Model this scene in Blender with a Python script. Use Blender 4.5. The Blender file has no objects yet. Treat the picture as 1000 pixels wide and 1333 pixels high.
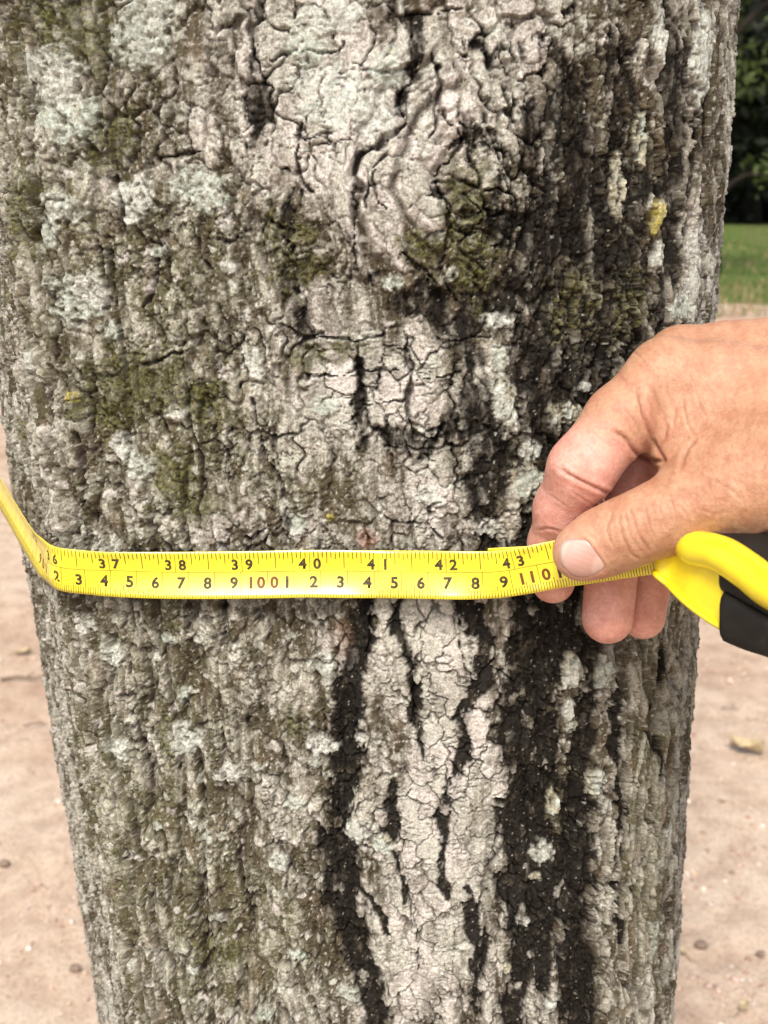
import bpy, math, random
import numpy as np
from mathutils import Vector

random.seed(7)
RNG = np.random.default_rng(11)
D = bpy.data
SC = bpy.context.scene
COL = SC.collection

# ------------------------------------------------------------------ camera, sky, sun, exposure
PITCH = math.radians(17.0)
CAM_H = 1.45
FPX, CX, CY = 1408.0, 500.0, 666.5          # focal length and centre of a 1000 x 1333 frame
cam_data = D.cameras.new('camera')
cam_data.sensor_fit = 'VERTICAL'
cam_data.sensor_height = 24.0
cam_data.lens = 24.0 * FPX / 1333.0
cam_data.clip_start = 0.01
cam_data.clip_end = 3000.0
cam_data.dof.use_dof = True
cam_data.dof.focus_distance = 0.405
cam_data.dof.aperture_fstop = 12.5
cam = D.objects.new('camera', cam_data)
COL.objects.link(cam)
cam.location = (0, 0, CAM_H)
cam.rotation_euler = (math.pi / 2 - PITCH, 0, 0)
SC.camera = cam

SUN_EL, SUN_AZ = math.radians(54.0), math.radians(193.0)     # azimuth clockwise from +Y (the view)
world = D.worlds.new('World')
SC.world = world
world.use_nodes = True
wn = world.node_tree
wn.nodes.clear()
w_out = wn.nodes.new('ShaderNodeOutputWorld')
w_bg = wn.nodes.new('ShaderNodeBackground')
w_sky = wn.nodes.new('ShaderNodeTexSky')
w_sky.sky_type = 'NISHITA'
w_sky.sun_disc = False
w_sky.sun_elevation = SUN_EL
w_sky.sun_rotation = SUN_AZ
w_sky.air_density = 1.0
w_sky.dust_density = 5.0
w_sky.ozone_density = 1.0
w_bg.inputs['Strength'].default_value = 0.125
wn.links.new(w_sky.outputs[0], w_bg.inputs['Color'])
wn.links.new(w_bg.outputs[0], w_out.inputs[0])

sun_data = D.lights.new('sun', 'SUN')
sun_data.energy = 1.9
sun_data.angle = math.radians(14.0)
sun_data.color = (1.0, 0.94, 0.84)
sun = D.objects.new('sun', sun_data)
COL.objects.link(sun)
sun_dir = Vector((math.sin(SUN_AZ) * math.cos(SUN_EL), math.cos(SUN_AZ) * math.cos(SUN_EL), math.sin(SUN_EL)))
sun.rotation_euler = sun_dir.to_track_quat('Z', 'Y').to_euler()
sun.location = (0, -3, 6)

vs = SC.view_settings
vs.view_transform = 'Standard'
vs.look = 'None'
vs.exposure = 0.85
vs.gamma = 1.0
vs.use_curve_mapping = False
SC.cycles.max_bounces = 6
SC.cycles.use_denoising = True

# ------------------------------------------------------------------ coordinate helpers
ST, CT = math.sin(PITCH), math.cos(PITCH)


def cam2world(p):
    p = np.asarray(p, float)
    x, y, z = p[..., 0], p[..., 1], p[..., 2]
    return np.stack([x, z * CT + y * ST, CAM_H - z * ST + y * CT], -1)


def world2cam(p):
    p = np.asarray(p, float)
    X, Y, Z = p[..., 0], p[..., 1], p[..., 2] - CAM_H
    return np.stack([X, Y * ST + Z * CT, Y * CT - Z * ST], -1)


def cam2px(c):
    return CX + FPX * c[..., 0] / c[..., 2], CY - FPX * c[..., 1] / c[..., 2]


def C(px, py, z):                      # place in the camera's axes, metres
    return np.array([(px - CX) / FPX * z, -(py - CY) / FPX * z, z])


def W(px, py, z):                      # the same place in the world
    return cam2world(C(px, py, z))


def smooth(a, b, x):
    t = np.clip((x - a) / (b - a), 0, 1)
    return t * t * (3 - 2 * t)


_PERM = np.random.default_rng(3).permutation(4096).astype(np.int64)
_GA = np.random.default_rng(4).uniform(0, 2 * np.pi, 4096)
_GX, _GY = np.cos(_GA).astype(np.float32), np.sin(_GA).astype(np.float32)
_R1 = np.random.default_rng(5).random(4096).astype(np.float32)
_R2 = np.random.default_rng(6).random(4096).astype(np.float32)


def _hash(i, j, seed):
    return _PERM[(_PERM[(i + seed * 131) & 4095] + j) & 4095]


def perlin(x, y, seed=0):
    xi = np.floor(x); yi = np.floor(y)
    i = xi.astype(np.int64); j = yi.astype(np.int64)
    fx = (x - xi).astype(np.float32); fy = (y - yi).astype(np.float32)
    u = fx * fx * fx * (fx * (fx * 6 - 15) + 10)
    v = fy * fy * fy * (fy * (fy * 6 - 15) + 10)

    def g(a, b):
        h = _hash(i + a, j + b, seed)
        return _GX[h] * (fx - a) + _GY[h] * (fy - b)
    n0 = g(0, 0); n1 = g(1, 0); n2 = g(0, 1); n3 = g(1, 1)
    a = n0 + u * (n1 - n0); b = n2 + u * (n3 - n2)
    return (a + v * (b - a)) * 1.5


def fbm(x, y, oct=4, seed=0, gain=0.5):
    s = 0; a = 1.0; t = 0
    for k in range(oct):
        s = s + a * perlin(x, y, seed + k)
        t += a; a *= gain
        x = x * 2.03 + 17.1; y = y * 2.03 + 5.7
    return s / t


def voronoi(x, y, seed=0, jit=0.9, off=False):
    xi = np.floor(x).astype(np.int64); yi = np.floor(y).astype(np.int64)
    fx = (x - xi).astype(np.float32); fy = (y - yi).astype(np.float32)
    F1 = np.full(x.shape, 9.0, np.float32); F2 = F1.copy()
    ID = np.zeros(x.shape, np.int64); DX = np.zeros(x.shape, np.float32); DY = DX.copy()
    for a in (-1, 0, 1):
        for b in (-1, 0, 1):
            h = _hash(xi + a, yi + b, seed)
            dx = a + 0.5 + (_R1[h] - 0.5) * jit - fx
            dy = b + 0.5 + (_R2[h] - 0.5) * jit - fy
            d = np.sqrt(dx * dx + dy * dy)
            near = d < F1
            F2 = np.where(near, F1, np.minimum(F2, d))
            ID = np.where(near, (xi + a) * 100003 + (yi + b), ID)
            F1 = np.where(near, d, F1)
            if off: DX = np.where(near, dx, DX); DY = np.where(near, dy, DY)
    return (F1, F2, ID, DX, DY) if off else (F1, F2, ID)


def idrand(ID, seed=0):
    return _R1[_PERM[(ID + seed * 977) & 4095]]


# ------------------------------------------------------------------ object helpers
def link(o, parent=None):
    COL.objects.link(o)
    if parent is not None:
        o.parent = parent
    return o


def empty(name, loc=(0, 0, 0)):
    o = D.objects.new(name, None)
    o.location = loc
    o.empty_display_size = 0.05
    return link(o)


def tag(o, label=None, cat=None, group=None, kind=None):
    if label: o['label'] = label
    if cat: o['category'] = cat
    if group: o['group'] = group
    if kind: o['kind'] = kind
    return o


def mesh_np(name, verts, faces, mat, parent=None, smooth_=True, cols=None, attrs=None):
    """verts (N,3) in the parent's axes, faces (F,3) or (F,4)"""
    verts = np.asarray(verts, np.float32); faces = np.asarray(faces, np.int32)
    me = D.meshes.new(name)
    k = faces.shape[1]
    me.vertices.add(len(verts)); me.vertices.foreach_set('co', verts.ravel())
    me.loops.add(faces.size); me.loops.foreach_set('vertex_index', faces.ravel())
    me.polygons.add(len(faces))
    me.polygons.foreach_set('loop_start', np.arange(0, faces.size, k, dtype=np.int32))
    me.polygons.foreach_set('loop_total', np.full(len(faces), k, np.int32))
    if smooth_:
        me.polygons.foreach_set('use_smooth', np.ones(len(faces), bool))
    if cols is not None:
        a = me.color_attributes.new('col', 'FLOAT_COLOR', 'POINT')
        c4 = np.ones((len(verts), 4), np.float32); c4[:, :cols.shape[1]] = cols
        a.data.foreach_set('color', c4.ravel())
    if attrs:
        for nm, v in attrs.items():
            a = me.attributes.new(nm, 'FLOAT', 'POINT')
            a.data.foreach_set('value', np.asarray(v, np.float32))
    me.update(calc_edges=True)
    if mat: me.materials.append(mat)
    return link(D.objects.new(name, me), parent)


def tri(quads):
    return np.concatenate([quads[:, [0, 1, 2]], quads[:, [0, 2, 3]]])


def catmull(P, n):
    P = np.asarray(P, float)
    Q = np.vstack([2 * P[0] - P[1], P, 2 * P[-1] - P[-2]])
    out = []
    for i in range(len(P) - 1):
        p0, p1, p2, p3 = Q[i], Q[i + 1], Q[i + 2], Q[i + 3]
        for k in range(n):
            t = k / n
            out.append(0.5 * (2 * p1 + (p2 - p0) * t + (2 * p0 - 5 * p1 + 4 * p2 - p3) * t ** 2 + (3 * p1 - p0 - 3 * p2 + p3) * t ** 3))
    out.append(P[-1])
    return np.array(out)


def tube(path, radii, seg=10, cap=True):
    path = np.asarray(path, float); n = len(path)
    radii = np.broadcast_to(np.asarray(radii, float), (n,))
    T = np.gradient(path, axis=0); T /= np.linalg.norm(T, axis=1)[:, None] + 1e-12
    up = np.array([0, 0, 1.0]) if abs(T[0][2]) < 0.9 else np.array([1.0, 0, 0])
    V = []
    N = np.cross(T[0], up); N /= np.linalg.norm(N)
    for i in range(n):
        N = N - T[i] * N.dot(T[i]); N /= np.linalg.norm(N)
        B = np.cross(T[i], N)
        for k in range(seg):
            a = 2 * math.pi * k / seg
            V.append(path[i] + radii[i] * (math.cos(a) * N + math.sin(a) * B))
    F = [(i * seg + k, i * seg + (k + 1) % seg, (i + 1) * seg + (k + 1) % seg, (i + 1) * seg + k) for i in range(n - 1) for k in range(seg)]
    if cap:
        V.append(path[0]); V.append(path[-1])
        a, b = len(V) - 2, len(V) - 1
        F += [(a, (k + 1) % seg, k, a) for k in range(seg)]
        F += [(b, (n - 1) * seg + k, (n - 1) * seg + (k + 1) % seg, b) for k in range(seg)]
    T3 = [(f[0], f[1], f[2]) for f in F] + [(f[0], f[2], f[3]) for f in F if f[3] != f[0]]
    return np.array(V), np.array(T3)


def join(parts):
    vs_, fs_, o = [], [], 0
    for v, f in parts:
        vs_.append(v); fs_.append(np.asarray(f) + o); o += len(v)
    return np.vstack(vs_), np.vstack(fs_)


# ------------------------------------------------------------------ material helpers
def new_mat(name, base=(0.5, 0.5, 0.5), rough=0.6, spec=0.5):
    m = D.materials.new(name); m.use_nodes = True
    b = m.node_tree.nodes['Principled BSDF']
    b.inputs['Base Color'].default_value = (*base, 1)
    b.inputs['Roughness'].default_value = rough
    b.inputs['Specular IOR Level'].default_value = spec
    return m, m.node_tree, b


def node(nt, typ, **kw):
    n = nt.nodes.new(typ)
    for k, v in kw.items():
        if k.startswith('i_'):
            n.inputs[k[2:]].default_value = v
        else:
            setattr(n, k, v)
    return n


def noise_n(nt, scale, detail=4, rough=0.55, coord=None):
    n = node(nt, 'ShaderNodeTexNoise')
    n.inputs['Scale'].default_value = scale
    n.inputs['Detail'].default_value = detail
    n.inputs['Roughness'].default_value = rough
    if coord is not None: nt.links.new(coord, n.inputs['Vector'])
    return n


def ramp_n(nt, fac, stops):
    r = node(nt, 'ShaderNodeValToRGB')
    e = r.color_ramp.elements
    while len(e) > 1: e.remove(e[-1])
    e[0].position = stops[0][0]; e[0].color = (*stops[0][1], 1)
    for p, c in stops[1:]:
        k = e.new(p); k.color = (*c, 1)
    nt.links.new(fac, r.inputs[0])
    return r


def mix_n(nt, a, b, fac, mode='MIX'):
    m = node(nt, 'ShaderNodeMix', data_type='RGBA', blend_type=mode)
    for sock, v in ((m.inputs[0], fac), (m.inputs[6], a), (m.inputs[7], b)):
        if hasattr(v, 'is_linked'): nt.links.new(v, sock)
        elif isinstance(v, (int, float)): sock.default_value = v
        else: sock.default_value = (*v, 1)
    return m.outputs[2]


def bump_n(nt, height, strength, dist, normal=None):
    b = node(nt, 'ShaderNodeBump')
    b.inputs['Strength'].default_value = strength
    b.inputs['Distance'].default_value = dist
    nt.links.new(height, b.inputs['Height'])
    if normal is not None: nt.links.new(normal, b.inputs['Normal'])
    return b.outputs[0]


def attr_mat(name, grain_scale=1400, grain=0.35, rough=0.85, bump=0.6, bdist=0.0006, spec=0.25):
    """colour from the surface's own colour layer, with fine grain and relief"""
    m, nt, b = new_mat(name, rough=rough, spec=spec)
    at = node(nt, 'ShaderNodeAttribute', attribute_name='col')
    tc = node(nt, 'ShaderNodeTexCoord')
    n = noise_n(nt, grain_scale, 5, 0.65, tc.outputs['Object'])
    r = ramp_n(nt, n.outputs[0], [(0.3, (1 - grain,) * 3), (0.7, (1 + grain * 0.7,) * 3)])
    nt.links.new(mix_n(nt, at.outputs['Color'], r.outputs[0], 1.0, 'MULTIPLY'), b.inputs['Base Color'])
    n2 = noise_n(nt, grain_scale * 0.7, 6, 0.7, tc.outputs['Object'])
    nt.links.new(bump_n(nt, n2.outputs[0], bump, bdist), b.inputs['Normal'])
    return m


# ================================================================== GROUND
def ground_material():
    m, nt, b = new_mat('sandy_earth', rough=0.95, spec=0.15)
    geo = node(nt, 'ShaderNodeNewGeometry')
    P = geo.outputs['Position']
    big = noise_n(nt, 1.6, 4, 0.55, P)
    mid = noise_n(nt, 14, 5, 0.6, P)
    fine = noise_n(nt, 160, 5, 0.65, P)
    c1 = ramp_n(nt, big.outputs[0], [(0.35, (0.40, 0.295, 0.215)), (0.5, (0.47, 0.37, 0.28)), (0.66, (0.52, 0.43, 0.335))])
    c2 = ramp_n(nt, mid.outputs[0], [(0.3, (0.78, 0.72, 0.68)), (0.6, (1.06, 1.05, 1.04))])
    c3 = ramp_n(nt, fine.outputs[0], [(0.30, (0.55, 0.48, 0.42)), (0.46, (0.96, 0.95, 0.94)), (0.72, (1.2, 1.2, 1.2))])
    c = mix_n(nt, c1.outputs[0], c2.outputs[0], 1.0, 'MULTIPLY')
    c = mix_n(nt, c, c3.outputs[0], 1.0, 'MULTIPLY')
    nt.links.new(c, b.inputs['Base Color'])
    n1 = bump_n(nt, mid.outputs[0], 0.5, 0.02)
    nt.links.new(bump_n(nt, fine.outputs[0], 0.6, 0.006, n1), b.inputs['Normal'])
    return m


MAT_SAND = ground_material()


def gz(x, y):
    """height of the ground"""
    near = np.exp(-((x ** 2 + (y - 1) ** 2) / 60.0))
    return (0.012 * fbm(x / 0.45, y / 0.45, 3, 40) + 0.006 * fbm(x / 0.08, y / 0.08, 3, 41)) * near - 0.004


def build_ground():
    fx = np.concatenate([-np.geomspace(900, 4.2, 26), np.arange(-4, 4.001, 0.035), np.geomspace(4.2, 900, 26)])
    fy = np.concatenate([-np.geomspace(500, 1.0, 12), np.arange(-0.6, 6.001, 0.035), np.geomspace(6.3, 900, 34)])
    X, Y = np.meshgrid(fx, fy)
    Z = gz(X, Y)
    V = np.stack([X, Y, Z], -1).reshape(-1, 3)
    nx, ny = len(fx), len(fy)
    i = np.arange(nx * ny).reshape(ny, nx)
    q = np.stack([i[:-1, :-1], i[:-1, 1:], i[1:, 1:], i[1:, :-1]], -1).reshape(-1, 4)
    tag(mesh_np('ground', V, q, MAT_SAND), 'pale pinkish sandy bare earth around the tree', 'ground', kind='structure')


build_ground()

LAWN_Y = 13.2


def lawn_edge(x):
    return LAWN_Y + 0.9 * np.sin(x * 0.55 + 0.8) + 0.5 * np.sin(x * 1.7)


def build_lawn():
    m, nt, b = new_mat('lawn_soil', rough=0.95, spec=0.1)
    geo = node(nt, 'ShaderNodeNewGeometry')
    n = noise_n(nt, 0.9, 5, 0.6, geo.outputs['Position'])
    n2 = noise_n(nt, 9, 5, 0.65, geo.outputs['Position'])
    r = ramp_n(nt, n.outputs[0], [(0.3, (0.07, 0.095, 0.022)), (0.5, (0.095, 0.14, 0.03)), (0.62, (0.13, 0.12, 0.05)), (0.75, (0.20, 0.16, 0.09))])
    r2 = ramp_n(nt, n2.outputs[0], [(0.3, (0.6, 0.6, 0.6)), (0.7, (1.2, 1.2, 1.2))])
    nt.links.new(mix_n(nt, r.outputs[0], r2.outputs[0], 1.0, 'MULTIPLY'), b.inputs['Base Color'])
    xs = np.linspace(-130, 150, 561)
    e = lawn_edge(xs)
    rows = [e, e + 2, e + 8, np.full_like(xs, 40), np.full_like(xs, 95)]
    V = np.concatenate([np.stack([xs, r_, np.full_like(xs, 0.012 if k else 0.004)], -1) for k, r_ in enumerate(rows)])
    i = np.arange(len(V)).reshape(len(rows), len(xs))
    q = np.stack([i[:-1, :-1], i[:-1, 1:], i[1:, 1:], i[1:, :-1]], -1).reshape(-1, 4)
    tag(mesh_np('lawn', V, q, m), 'strip of green lawn beyond the sandy earth', 'lawn', kind='structure')

    g, nt, b = new_mat('grass_blade', (0.12, 0.2, 0.035), 0.6, 0.3)
    oi = node(nt, 'ShaderNodeAttribute', attribute_name='col')
    nt.links.new(oi.outputs['Color'], b.inputs['Base Color'])
    n = 26000
    x = np.concatenate([RNG.uniform(-12, 16, n // 2), RNG.uniform(3.2, 9, n - n // 2)])
    y = lawn_edge(x) - 1.4 + RNG.random(n) ** 1.6 * 22
    keep = (y > lawn_edge(x) + 0.3) | (RNG.random(n) < 0.35)
    x, y = x[keep], y[keep]; n = len(x)
    h = RNG.uniform(0.04, 0.13, n); a = RNG.uniform(0, 6.28, n); w = RNG.uniform(0.006, 0.016, n)
    lx, ly = RNG.normal(0, 0.03, n), RNG.normal(0, 0.03, n)
    base = np.stack([x, y, np.full(n, 0.004)], -1)
    off = np.stack([np.cos(a) * w, np.sin(a) * w, np.zeros(n)], -1)
    top = base + np.stack([lx, ly, h], -1)
    V = np.stack([base - off, base + off, top], 1).reshape(-1, 3)
    F = np.arange(3 * n).reshape(-1, 3)
    dry = RNG.random(n) < np.where(y < lawn_edge(x) + 2.5, 0.6, 0.15)
    c = np.where(dry[:, None], np.array([[0.30, 0.23, 0.12]]), np.array([[0.09, 0.14, 0.03]])) * RNG.uniform(0.7, 1.25, (n, 1))
    tag(mesh_np('grass', V, F, g, cols=np.repeat(c, 3, 0)), 'short green and dry grass growing on the lawn', 'grass', kind='stuff')


build_lawn()

ICO = None


def ico():
    global ICO
    if ICO is None:
        t = (1 + 5 ** 0.5) / 2
        v = np.array([(-1, t, 0), (1, t, 0), (-1, -t, 0), (1, -t, 0), (0, -1, t), (0, 1, t), (0, -1, -t), (0, 1, -t), (t, 0, -1), (t, 0, 1), (-t, 0, -1), (-t, 0, 1)], float)
        v /= np.linalg.norm(v, axis=1)[:, None]
        f = np.array([(0, 11, 5), (0, 5, 1), (0, 1, 7), (0, 7, 10), (0, 10, 11), (1, 5, 9), (5, 11, 4), (11, 10, 2), (10, 7, 6), (7, 1, 8), (3, 9, 4), (3, 4, 2), (3, 2, 6), (3, 6, 8), (3, 8, 9), (4, 9, 5), (2, 4, 11), (6, 2, 10), (8, 6, 7), (9, 8, 1)])
        ICO = v, f
    return ICO


def build_gravel():
    m, nt, b = new_mat('gravel_stone', rough=0.9, spec=0.2)
    at = node(nt, 'ShaderNodeAttribute', attribute_name='col')
    nt.links.new(at.outputs['Color'], b.inputs['Base Color'])
    v0 = np.array([(1, 0, 0), (-1, 0, 0), (0, 1, 0), (0, -1, 0), (0, 0, 1), (0, 0, -1)], float)
    f0 = np.array([(0, 2, 4), (2, 1, 4), (1, 3, 4), (3, 0, 4), (2, 0, 5), (1, 2, 5), (3, 1, 5), (0, 3, 5)])
    n = 34000
    # denser where the ground shows on either side of the trunk, thinner all round
    k = RNG.random(n)
    y = 1.0 + RNG.random(n) ** 1.3 * 6
    slope = np.where(k < 0.35, RNG.uniform(-0.52, -0.22, n), np.where(k < 0.75, RNG.uniform(0.20, 0.55, n), RNG.uniform(-1.0, 1.0, n)))
    x = slope * y
    clump = fbm(x / 0.25, y / 0.25, 2, 60)
    keep = RNG.random(n) < 0.35 + 1.4 * np.clip(clump, -0.2, 0.6)
    x, y = x[keep], y[keep]; n = len(x)
    r = RNG.gamma(1.6, 0.0014, n) + 0.0013
    s = r[:, None, None] * np.stack([RNG.uniform(0.7, 1.3, n), RNG.uniform(0.7, 1.3, n), RNG.uniform(0.4, 0.8, n)], -1)[:, None, :]
    V = v0[None] * RNG.uniform(0.7, 1.25, (n, 6, 1)) * s
    V = V + np.stack([x, y, gz(x, y) + r * 0.25], -1)[:, None, :]
    F = f0[None] + (np.arange(n) * 6)[:, None, None]
    pal = np.array([(0.5, 0.36, 0.29), (0.36, 0.22, 0.16), (0.66, 0.58, 0.5), (0.28, 0.2, 0.15), (0.58, 0.42, 0.3)])
    c = pal[RNG.choice(5, n, p=[0.4, 0.16, 0.2, 0.08, 0.16])] * RNG.uniform(0.8, 1.2, (n, 1))
    tag(mesh_np('gravel', V.reshape(-1, 3), F.reshape(-1, 3), m, cols=np.repeat(c, 6, 0), smooth_=False),
        'fine reddish grit and small stones strewn over the sand', 'gravel', kind='stuff')


build_gravel()


def on_ground(px, py):
    d = W(px, py, 1.0) - np.array([0, 0, CAM_H])
    t = -CAM_H / d[2]
    return np.array([d[0] * t, d[1] * t, 0.0])


def build_litter():
    m_leaf, nt, b = new_mat('dry_leaf', (0.42, 0.33, 0.2), 0.7, 0.2)
    tc = node(nt, 'ShaderNodeTexCoord')
    n = noise_n(nt, 90, 4, 0.6, tc.outputs['Object'])
    r = ramp_n(nt, n.outputs[0], [(0.3, (0.3, 0.22, 0.12)), (0.7, (0.52, 0.43, 0.28))])
    nt.links.new(r.outputs[0], b.inputs['Base Color'])
    m_twig, nt, b = new_mat('dead_twig', (0.16, 0.1, 0.065), 0.85, 0.2)
    tc = node(nt, 'ShaderNodeTexCoord')
    n = noise_n(nt, 200, 4, 0.6, tc.outputs['Object'])
    r = ramp_n(nt, n.outputs[0], [(0.3, (0.1, 0.065, 0.04)), (0.7, (0.24, 0.17, 0.11))])
    nt.links.new(r.outputs[0], b.inputs['Base Color'])
    m_stone, nt, b = new_mat('brown_stone', (0.2, 0.15, 0.11), 0.9, 0.2)
    tc = node(nt, 'ShaderNodeTexCoord')
    n = noise_n(nt, 160, 5, 0.6, tc.outputs['Object'])
    r = ramp_n(nt, n.outputs[0], [(0.3, (0.12, 0.085, 0.06)), (0.7, (0.3, 0.22, 0.17))])
    nt.links.new(r.outputs[0], b.inputs['Base Color'])

    def leaf(px, py, L, ang, curl, label):
        p = on_ground(px, py)
        rows, cols = 13, 7
        V = []
        for i in range(rows):
            t = i / (rows - 1)
            w = 0.5 * L * 0.62 * math.sin(math.pi * min(1, t * 0.96 + 0.03)) ** 0.7 * (1 + 0.16 * math.sin(t * 22))
            for j in range(cols):
                s = j / (cols - 1) * 2 - 1
                z = 0.003 + curl * L * (abs(s) ** 1.6 * 0.55 + 0.35 * (t - 0.5) ** 2 * 2) + 0.05 * L * math.sin(5 * t + 3 * s)
                V.append(((t - 0.5) * L, s * w, z + 0.05 * L))
        V = np.array(V)
        ca, sa = math.cos(ang), math.sin(ang)
        V[:, :2] = V[:, :2] @ np.array([[ca, sa], [-sa, ca]])
        i = np.arange(rows * cols).reshape(rows, cols)
        q = np.stack([i[:-1, :-1], i[:-1, 1:], i[1:, 1:], i[1:, :-1]], -1).reshape(-1, 4)
        st, sf = tube(np.array([[-0.5 * L - 0.018, 0.004, 0.004], [-0.5 * L, 0, 0.05 * L + 0.004], [0.48 * L, 0, 0.05 * L + 0.004]]), [0.0009, 0.0009, 0.0004], 5)
        st[:, :2] = st[:, :2] @ np.array([[ca, sa], [-sa, ca]])
        root = empty('fallen_leaf', p)
        tag(root, label, 'leaf', 'dry leaves fallen on the sand')
        mesh_np('leaf_blade', V, q, m_leaf, root)
        mesh_np('stalk', st, sf, m_twig, root)

    leaf(972, 979, 0.085, -0.5, 0.5, 'curled pale dry leaf on the sand below the yellow case')
    leaf(968, 1313, 0.030, 0.9, 0.3, 'tiny bleached dry leaf at the bottom right corner')
    leaf(885, 1240, 0.026, 2.2, 0.35, 'small brown dry leaf beside the trunk near the bottom')
    leaf(30, 852, 0.05, 0.4, 0.4, 'pale dry leaf on the sand left of the trunk under the tape')

    def twig(px, py, L, ang, rad, label):
        p = on_ground(px, py)
        t = np.linspace(-0.5, 0.5, 9)
        P = np.stack([t * L, 0.05 * L * np.sin(t * 7 + px), rad + 0.006 + 0.01 * L * np.cos(t * 9)], -1)
        ca, sa = math.cos(ang), math.sin(ang)
        P[:, :2] = P[:, :2] @ np.array([[ca, sa], [-sa, ca]])
        v, f = tube(P, np.linspace(rad, rad * 0.5, 9), 7)
        v2, f2 = tube(np.array([P[5], P[5] + np.array([0.1 * L, 0.12 * L, 0.004]), P[5] + np.array([0.16 * L, 0.22 * L, 0.002])]), [rad * 0.6, rad * 0.5, rad * 0.3], 6)
        root = empty('twig', p)
        tag(root, label, 'twig', 'twigs lying on the sand')
        mesh_np('stem', v, f, m_twig, root)
        mesh_np('side_shoot', v2, f2, m_twig, root)

    twig(28, 886, 0.12, 0.15, 0.005, 'dark twig on the sand left of the trunk')
    twig(46, 946, 0.06, 0.25, 0.003, 'short thin twig on the sand left of the trunk')
    twig(950, 925, 0.05, -0.2, 0.002, 'thin twig on the sand above the curled leaf')

    def stone(px, py, r, label):
        v0, f0 = ico()
        v = np.vstack([v0, np.array([v0[f].mean(0) for f in f0])])
        v /= np.linalg.norm(v, axis=1)[:, None]
        f = np.concatenate([[(a, b_, 12 + k), (b_, c_, 12 + k), (c_, a, 12 + k)] for k, (a, b_, c_) in enumerate(f0)])
        rr = np.random.default_rng(int(px * 7 + py))
        v = v * rr.uniform(0.85, 1.12, (len(v), 1)) * np.array([r, r * 0.8, r * 0.6])
        p = on_ground(px, py); p[2] = r * 0.3
        tag(mesh_np('stone', v, f, m_stone), label, 'stone', 'loose stones on the sand').location = p

    stone(6, 1126, 0.013, 'dark brown stone on the sand at the left edge')
    stone(98, 1262, 0.012, 'brown stone half sunk in the sand beside the lower trunk')
    stone(912, 1232, 0.014, 'pale brown stone near the trunk low on the right')
    stone(990, 1243, 0.010, 'small brown stone at the right edge')


build_litter()


# ================================================================== TREE TRUNK
TAPE_Z = CAM_H - 0.1417
LEAN = -0.040
OUT = np.array([(.157, .580), (.155, .512), (.142, .462), (.121, .422), (.093, .397), (.06, .382), (.02, .379), (-.04, .381), (-.09, .385),
                (-.112, .389), (-.1235, .3965), (-.132, .411), (-.150, .450), (-.174, .497), (-.193, .545), (-.205, .60), (-.182, .66), (-.15, .715), (-.09, .75),
                (-.01, .765), (.07, .75), (.13, .71), (.157, .65)])
AXIS = np.array([-0.015, 0.575])


def outline_table():
    P = np.vstack([OUT[-3:], OUT, OUT[:4]])
    c = catmull(P, 40)
    c = c[2 * 40: 2 * 40 + (len(OUT) + 2) * 40]
    d = c - AXIS
    ang = np.unwrap(np.arctan2(d[:, 1], d[:, 0]))
    r = np.hypot(d[:, 0], d[:, 1])
    A = np.mod(ang, 2 * np.pi)
    o = np.argsort(A)
    A, r = A[o], r[o]
    return np.concatenate([A - 2 * np.pi, A, A + 2 * np.pi]), np.tile(r, 3)


TA, TR = outline_table()


def rad(phi):
    return np.interp(phi, TA, TR)


# arc length along the outline, measured from the middle of the face turned to the camera
_ph = np.linspace(-np.pi * 1.5, np.pi * 0.5, 8001)          # -pi/2 faces the camera; the seam is at the back
_pp = np.stack([np.cos(_ph), np.sin(_ph)], -1) * rad(_ph)[:, None]
_al = np.concatenate([[0], np.cumsum(np.linalg.norm(np.diff(_pp, axis=0), axis=1))])
_al -= np.interp(-np.pi / 2, _ph, _al)
PERIM = _al[-1] - _al[0]


def base_point(s, z):
    """point on the smooth trunk for arc length s (m, + to the right) and height z; and its outward direction"""
    ph = np.interp(s, _al, _ph)
    r = rad(ph)
    e = 1e-3
    dr = (rad(ph + e) - rad(ph - e)) / (2 * e)
    c, sn = np.cos(ph), np.sin(ph)
    tx, ty = dr * c - r * sn, dr * sn + r * c
    L = np.hypot(tx, ty)
    flare = 1 + 0.35 * np.exp(-np.clip(z, 0, 9) / 0.16) * (1 + 0.25 * np.cos(ph * 5 + 0.6)) - 0.02 * np.clip(z - 1.6, 0, 4) + 0.075 * np.clip(z - TAPE_Z, -0.45, 0.25)
    x = AXIS[0] + LEAN * (z - TAPE_Z) + r * c * flare
    y = AXIS[1] + r * sn * flare
    return np.stack([x, y, z + 0 * x], -1), np.stack([ty / L, -tx / L, 0 * L], -1)


# table that turns a place seen on the trunk into (s, z) on its surface
_ts, _tz = np.meshgrid(np.linspace(-0.36, 0.36, 721), np.linspace(0.85, 1.6, 601))
_tp, _tn = base_point(_ts, _tz)
_tc = world2cam(_tp)
_tpx, _tpy = cam2px(_tc)
_view = np.array([0, 0, CAM_H]) - _tp
_front = (_view * _tn).sum(-1) > 0.02
_tpx = np.where(_front, _tpx, 1e6)


def S(px, py):
    d = (_tpx - px) ** 2 + (_tpy - py) ** 2
    k = np.argmin(d)
    return _ts.flat[k] * 1000, _tz.flat[k] * 1000          # millimetres


def Sl(pts):
    return np.array([S(*p) for p in pts])


MAT_BARK = attr_mat('bark', 1150, 0.5, 1.0, 1.0, 0.0009, 0.06)
MAT_LICHEN = attr_mat('lichen', 1150, 0.5, 1.0, 0.8, 0.0007, 0.06)
MAT_MOSS = attr_mat('moss', 1300, 0.5, 0.95, 1.0, 0.001, 0.1)

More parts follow.
